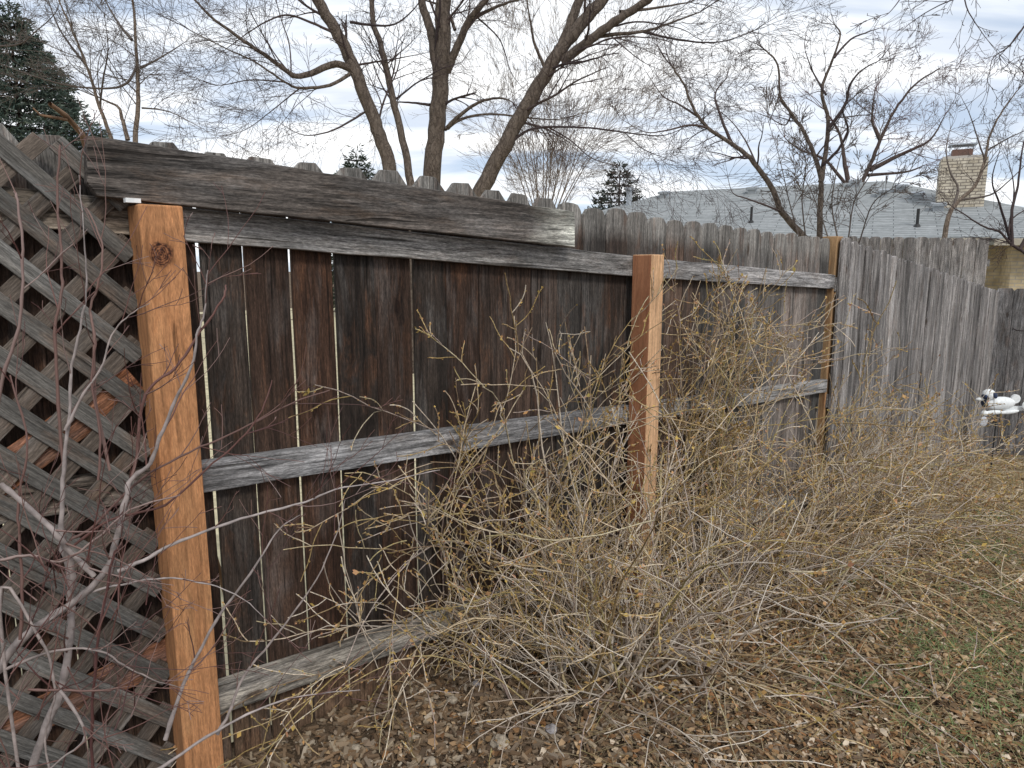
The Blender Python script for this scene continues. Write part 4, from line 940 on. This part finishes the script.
# straw and dry stems lying about
def straw(name, label, n, cols, green=False):
    T = Tubes(3); cnt = 0
    while cnt < n:
        x = random.uniform(.2, 6); y = random.uniform(1.6, 8.4)
        if x > .8 * y + .2 or not inside(x, y): continue
        s_ = (x - 1.0) / (y * .3 + .6)
        if not green:
            if random.random() > .25 + .75 * min(1, max(0, s_)): continue
        else:
            q = sum(am * math.exp(-((x - c.x) ** 2 + (y - c.y) ** 2) / (2 * rr * rr)) for c, rr, am in GC) * max(0, 1 + 2.2 * mnoise.noise(Vector((x * 9, y * 9, 2))))
            if random.random() > q: continue
        p = Vector((x, y, gzn(x, y) + (.0 if green else random.uniform(.004, .02)))); a = random.uniform(0, 6.283)
        if green: d = Vector((math.cos(a) * .7, math.sin(a) * .7, 1)).normalized(); l = random.uniform(.03, .07); r = .0010 + .0002 * y
        else: d = Vector((math.cos(a), math.sin(a), random.gauss(.08, .15))).normalized(); l = random.uniform(.03, .14); r = .0007 + .00025 * y
        e1 = p + d * l * .5 + rv() * l * .08; e2_ = e1 + (d + Vector((math.cos(a) * .5, math.sin(a) * .5, -.5 if green else -.1))).normalized() * l * .5
        T.add([p, e1, e2_], [r, r * .8, r * .25]); cnt += 1
    o = T.build(name, island(name + '_colour', cols, .8)); tag(o, label, 'grass', kind='stuff')
straw('dry_grass', 'dry straw coloured grass stems lying over the ground', 24000, [(.38, .30, .17), (.46, .38, .24), (.28, .21, .12), (.34, .28, .13)])
straw('green_grass', 'sparse green grass tufts at the right edge of the garden', 4600, [(.13, .22, .07), (.20, .28, .11), (.28, .32, .15), (.12, .18, .08)], True)
# stick on the leaves
T = Tubes(6); a_ = gp(690, 668); b_ = gp(905, 712); lift = Vector((0, 0, .03)); mid = (a_ + b_) / 2 + Vector((0, 0, .05))
T.add(smooth_path([a_ + lift, mid + Vector((-.05, .05, 0)), b_ + lift * .6], 8, .003), [.005 - .0035 * i / 16 for i in range(17)])
for k in (.35, .5, .65, .8):
    p = a_.lerp(b_, k) + Vector((0, 0, .05)); T.add([p, p + Vector((.12, .10 * (1 if k != .5 else -1), .03)), p + Vector((.26, .16 * (1 if k != .5 else -1), .0))], [.0025, .002, .001])
tag(T.build('fallen_stick', island('stick', [(.30, .25, .19), (.34, .29, .22)], scale=60), None, tuple(a_)), 'long pale forked stick lying on the leaves at the bottom right', 'stick')

# stones
STONE = plain('clod', (.34, .29, .225), .95, .1, 0, .35, 60); STONE2 = plain('grey_stone', (.30, .28, .28), .9, .2, 0, .25, 50)
def stone(px, py, wpx, label, m, flat=.7):
    p = gp(px, py); r = wpx / F * p.length * .5; n1, n2 = 14, 9; V = []; sd = random.uniform(0, 50)
    for i in range(n2 + 1):
        th = math.pi * i / n2
        for j in range(n1):
            ph = 2 * math.pi * j / n1; v = Vector((math.sin(th) * math.cos(ph), math.sin(th) * math.sin(ph), math.cos(th) * flat))
            V.append(v * r * (1 + .38 * mnoise.noise(v * 1.6 + Vector((sd, 0, 0))) + .12 * mnoise.noise(v * 5 + Vector((sd, 3, 0)))))
    Fc = [(i * n1 + j, i * n1 + (j + 1) % n1, (i + 1) * n1 + (j + 1) % n1, (i + 1) * n1 + j) for i in range(n2) for j in range(n1)]
    o = link('stone', V, Fc, m, loc=p + Vector((0, 0, r * .6)), smooth=False); tag(o, label, 'stone', 'stones and clods on the mulch')
stone(499, 748, 21, 'largest pale clod on the soil near the bottom edge, left of centre', STONE)
stone(551, 733, 14, 'smooth grey stone right of the largest clod', STONE2)
stone(452, 703, 12, 'pale clod just above the largest one, by the shrub roots', STONE, .6)
stone(356, 751, 11, 'small tan clod lying left of the largest clod on bare soil', STONE)
stone(432, 764, 12, 'pale clod cut by the bottom edge of the picture', STONE)
stone(476, 686, 9, 'small white stone beneath the shrub', STONE2)
stone(365, 743, 8, 'little tan clod beside the small tan one', STONE)

# ------------------------------------------------------------------ whirligig
def whirl():
    g0 = gp(1002, 470); Yw = g0.y; top = atY(1002, 414, Yw); k = Yw / F      # metres per pixel there
    g0 = Vector((top.x - 5 * k, Yw, g0.z)); root = empty('garden_whirligig', g0); tag(root, 'white painted flying dog whirligig on a thin dark stake before the far fence', 'garden ornament')
    zc = top.z - g0.z
    b = MB(); b.cyl((0, 0, -.1), .006, zc + .12, 8); b.build('stake', DARKM, root)
    def ell(name, c, rx, ry, rz, m, seg=16, rot=0, dist=0):
        V = []; n2 = 10
        for i in range(n2 + 1):
            th = math.pi * i / n2
            for j in range(seg):
                ph = 2 * math.pi * j / seg; x, y, z = rx * math.cos(th), ry * math.sin(th) * math.cos(ph), rz * math.sin(th) * math.sin(ph)
                x, z = x * math.cos(rot) - z * math.sin(rot), x * math.sin(rot) + z * math.cos(rot); V.append((x, y, z))
        Fc = [(i * seg + (j + 1) % seg, i * seg + j, (i + 1) * seg + j, (i + 1) * seg + (j + 1) % seg) for i in range(n2) for j in range(seg)]
        return link(name, V, Fc, m, root, loc=c, smooth=True)
    P = lambda px, py, dy=0: ((px - 1001) * k, dy, zc + (414 - py) * k)
    ell('body', P(1002, 403), 16 * k, .055, 7 * k, WHITE, rot=.06)
    ell('head', P(990, 394), 6.5 * k, .05, 6 * k, WHITE); ell('snout', P(982.5, 398.5), 5 * k, .025, 1.9 * k, WHITE, rot=.1)
    ell('ear', P(993.5, 394, -.045), 2.2 * k, .012, 3.4 * k, NAVY, rot=.4); ell('goggles', P(985.5, 396, -.02), 3.4 * k, .042, 2.3 * k, NAVY, rot=-.7); ell('scarf', P(987, 403), 2.4 * k, .045, 4.0 * k, NAVY, rot=.3)
    b = MB(); b.cyl(P(1017, 398, -.02), 4.6 * k, .02, 18, axis='y'); b.box(*[P(1004, 0)[0], P(1030, 0)[0]], -.015, .015, P(0, 410)[2], P(0, 406)[2]); b.build('tail', WHITE, root)
    ell('foreleg', P(993, 411, -.06), 9 * k, .02, 2.4 * k, WHITE, rot=.05); ell('paw', P(983.5, 412, -.06), 3.4 * k, .025, 3.1 * k, WHITE); ell('paddle', P(982, 420, -.08), 4.2 * k, .008, 5.2 * k, plain('grey_paddle', (.5, .52, .56)), rot=0)
    ell('paddle', P(1026, 404, -.05), 4.6 * k, .01, 5.2 * k, WHITE, rot=0); ell('hind_leg', P(1010, 411, -.04), 10 * k, .02, 2.2 * k, WHITE, rot=.12)
whirl()
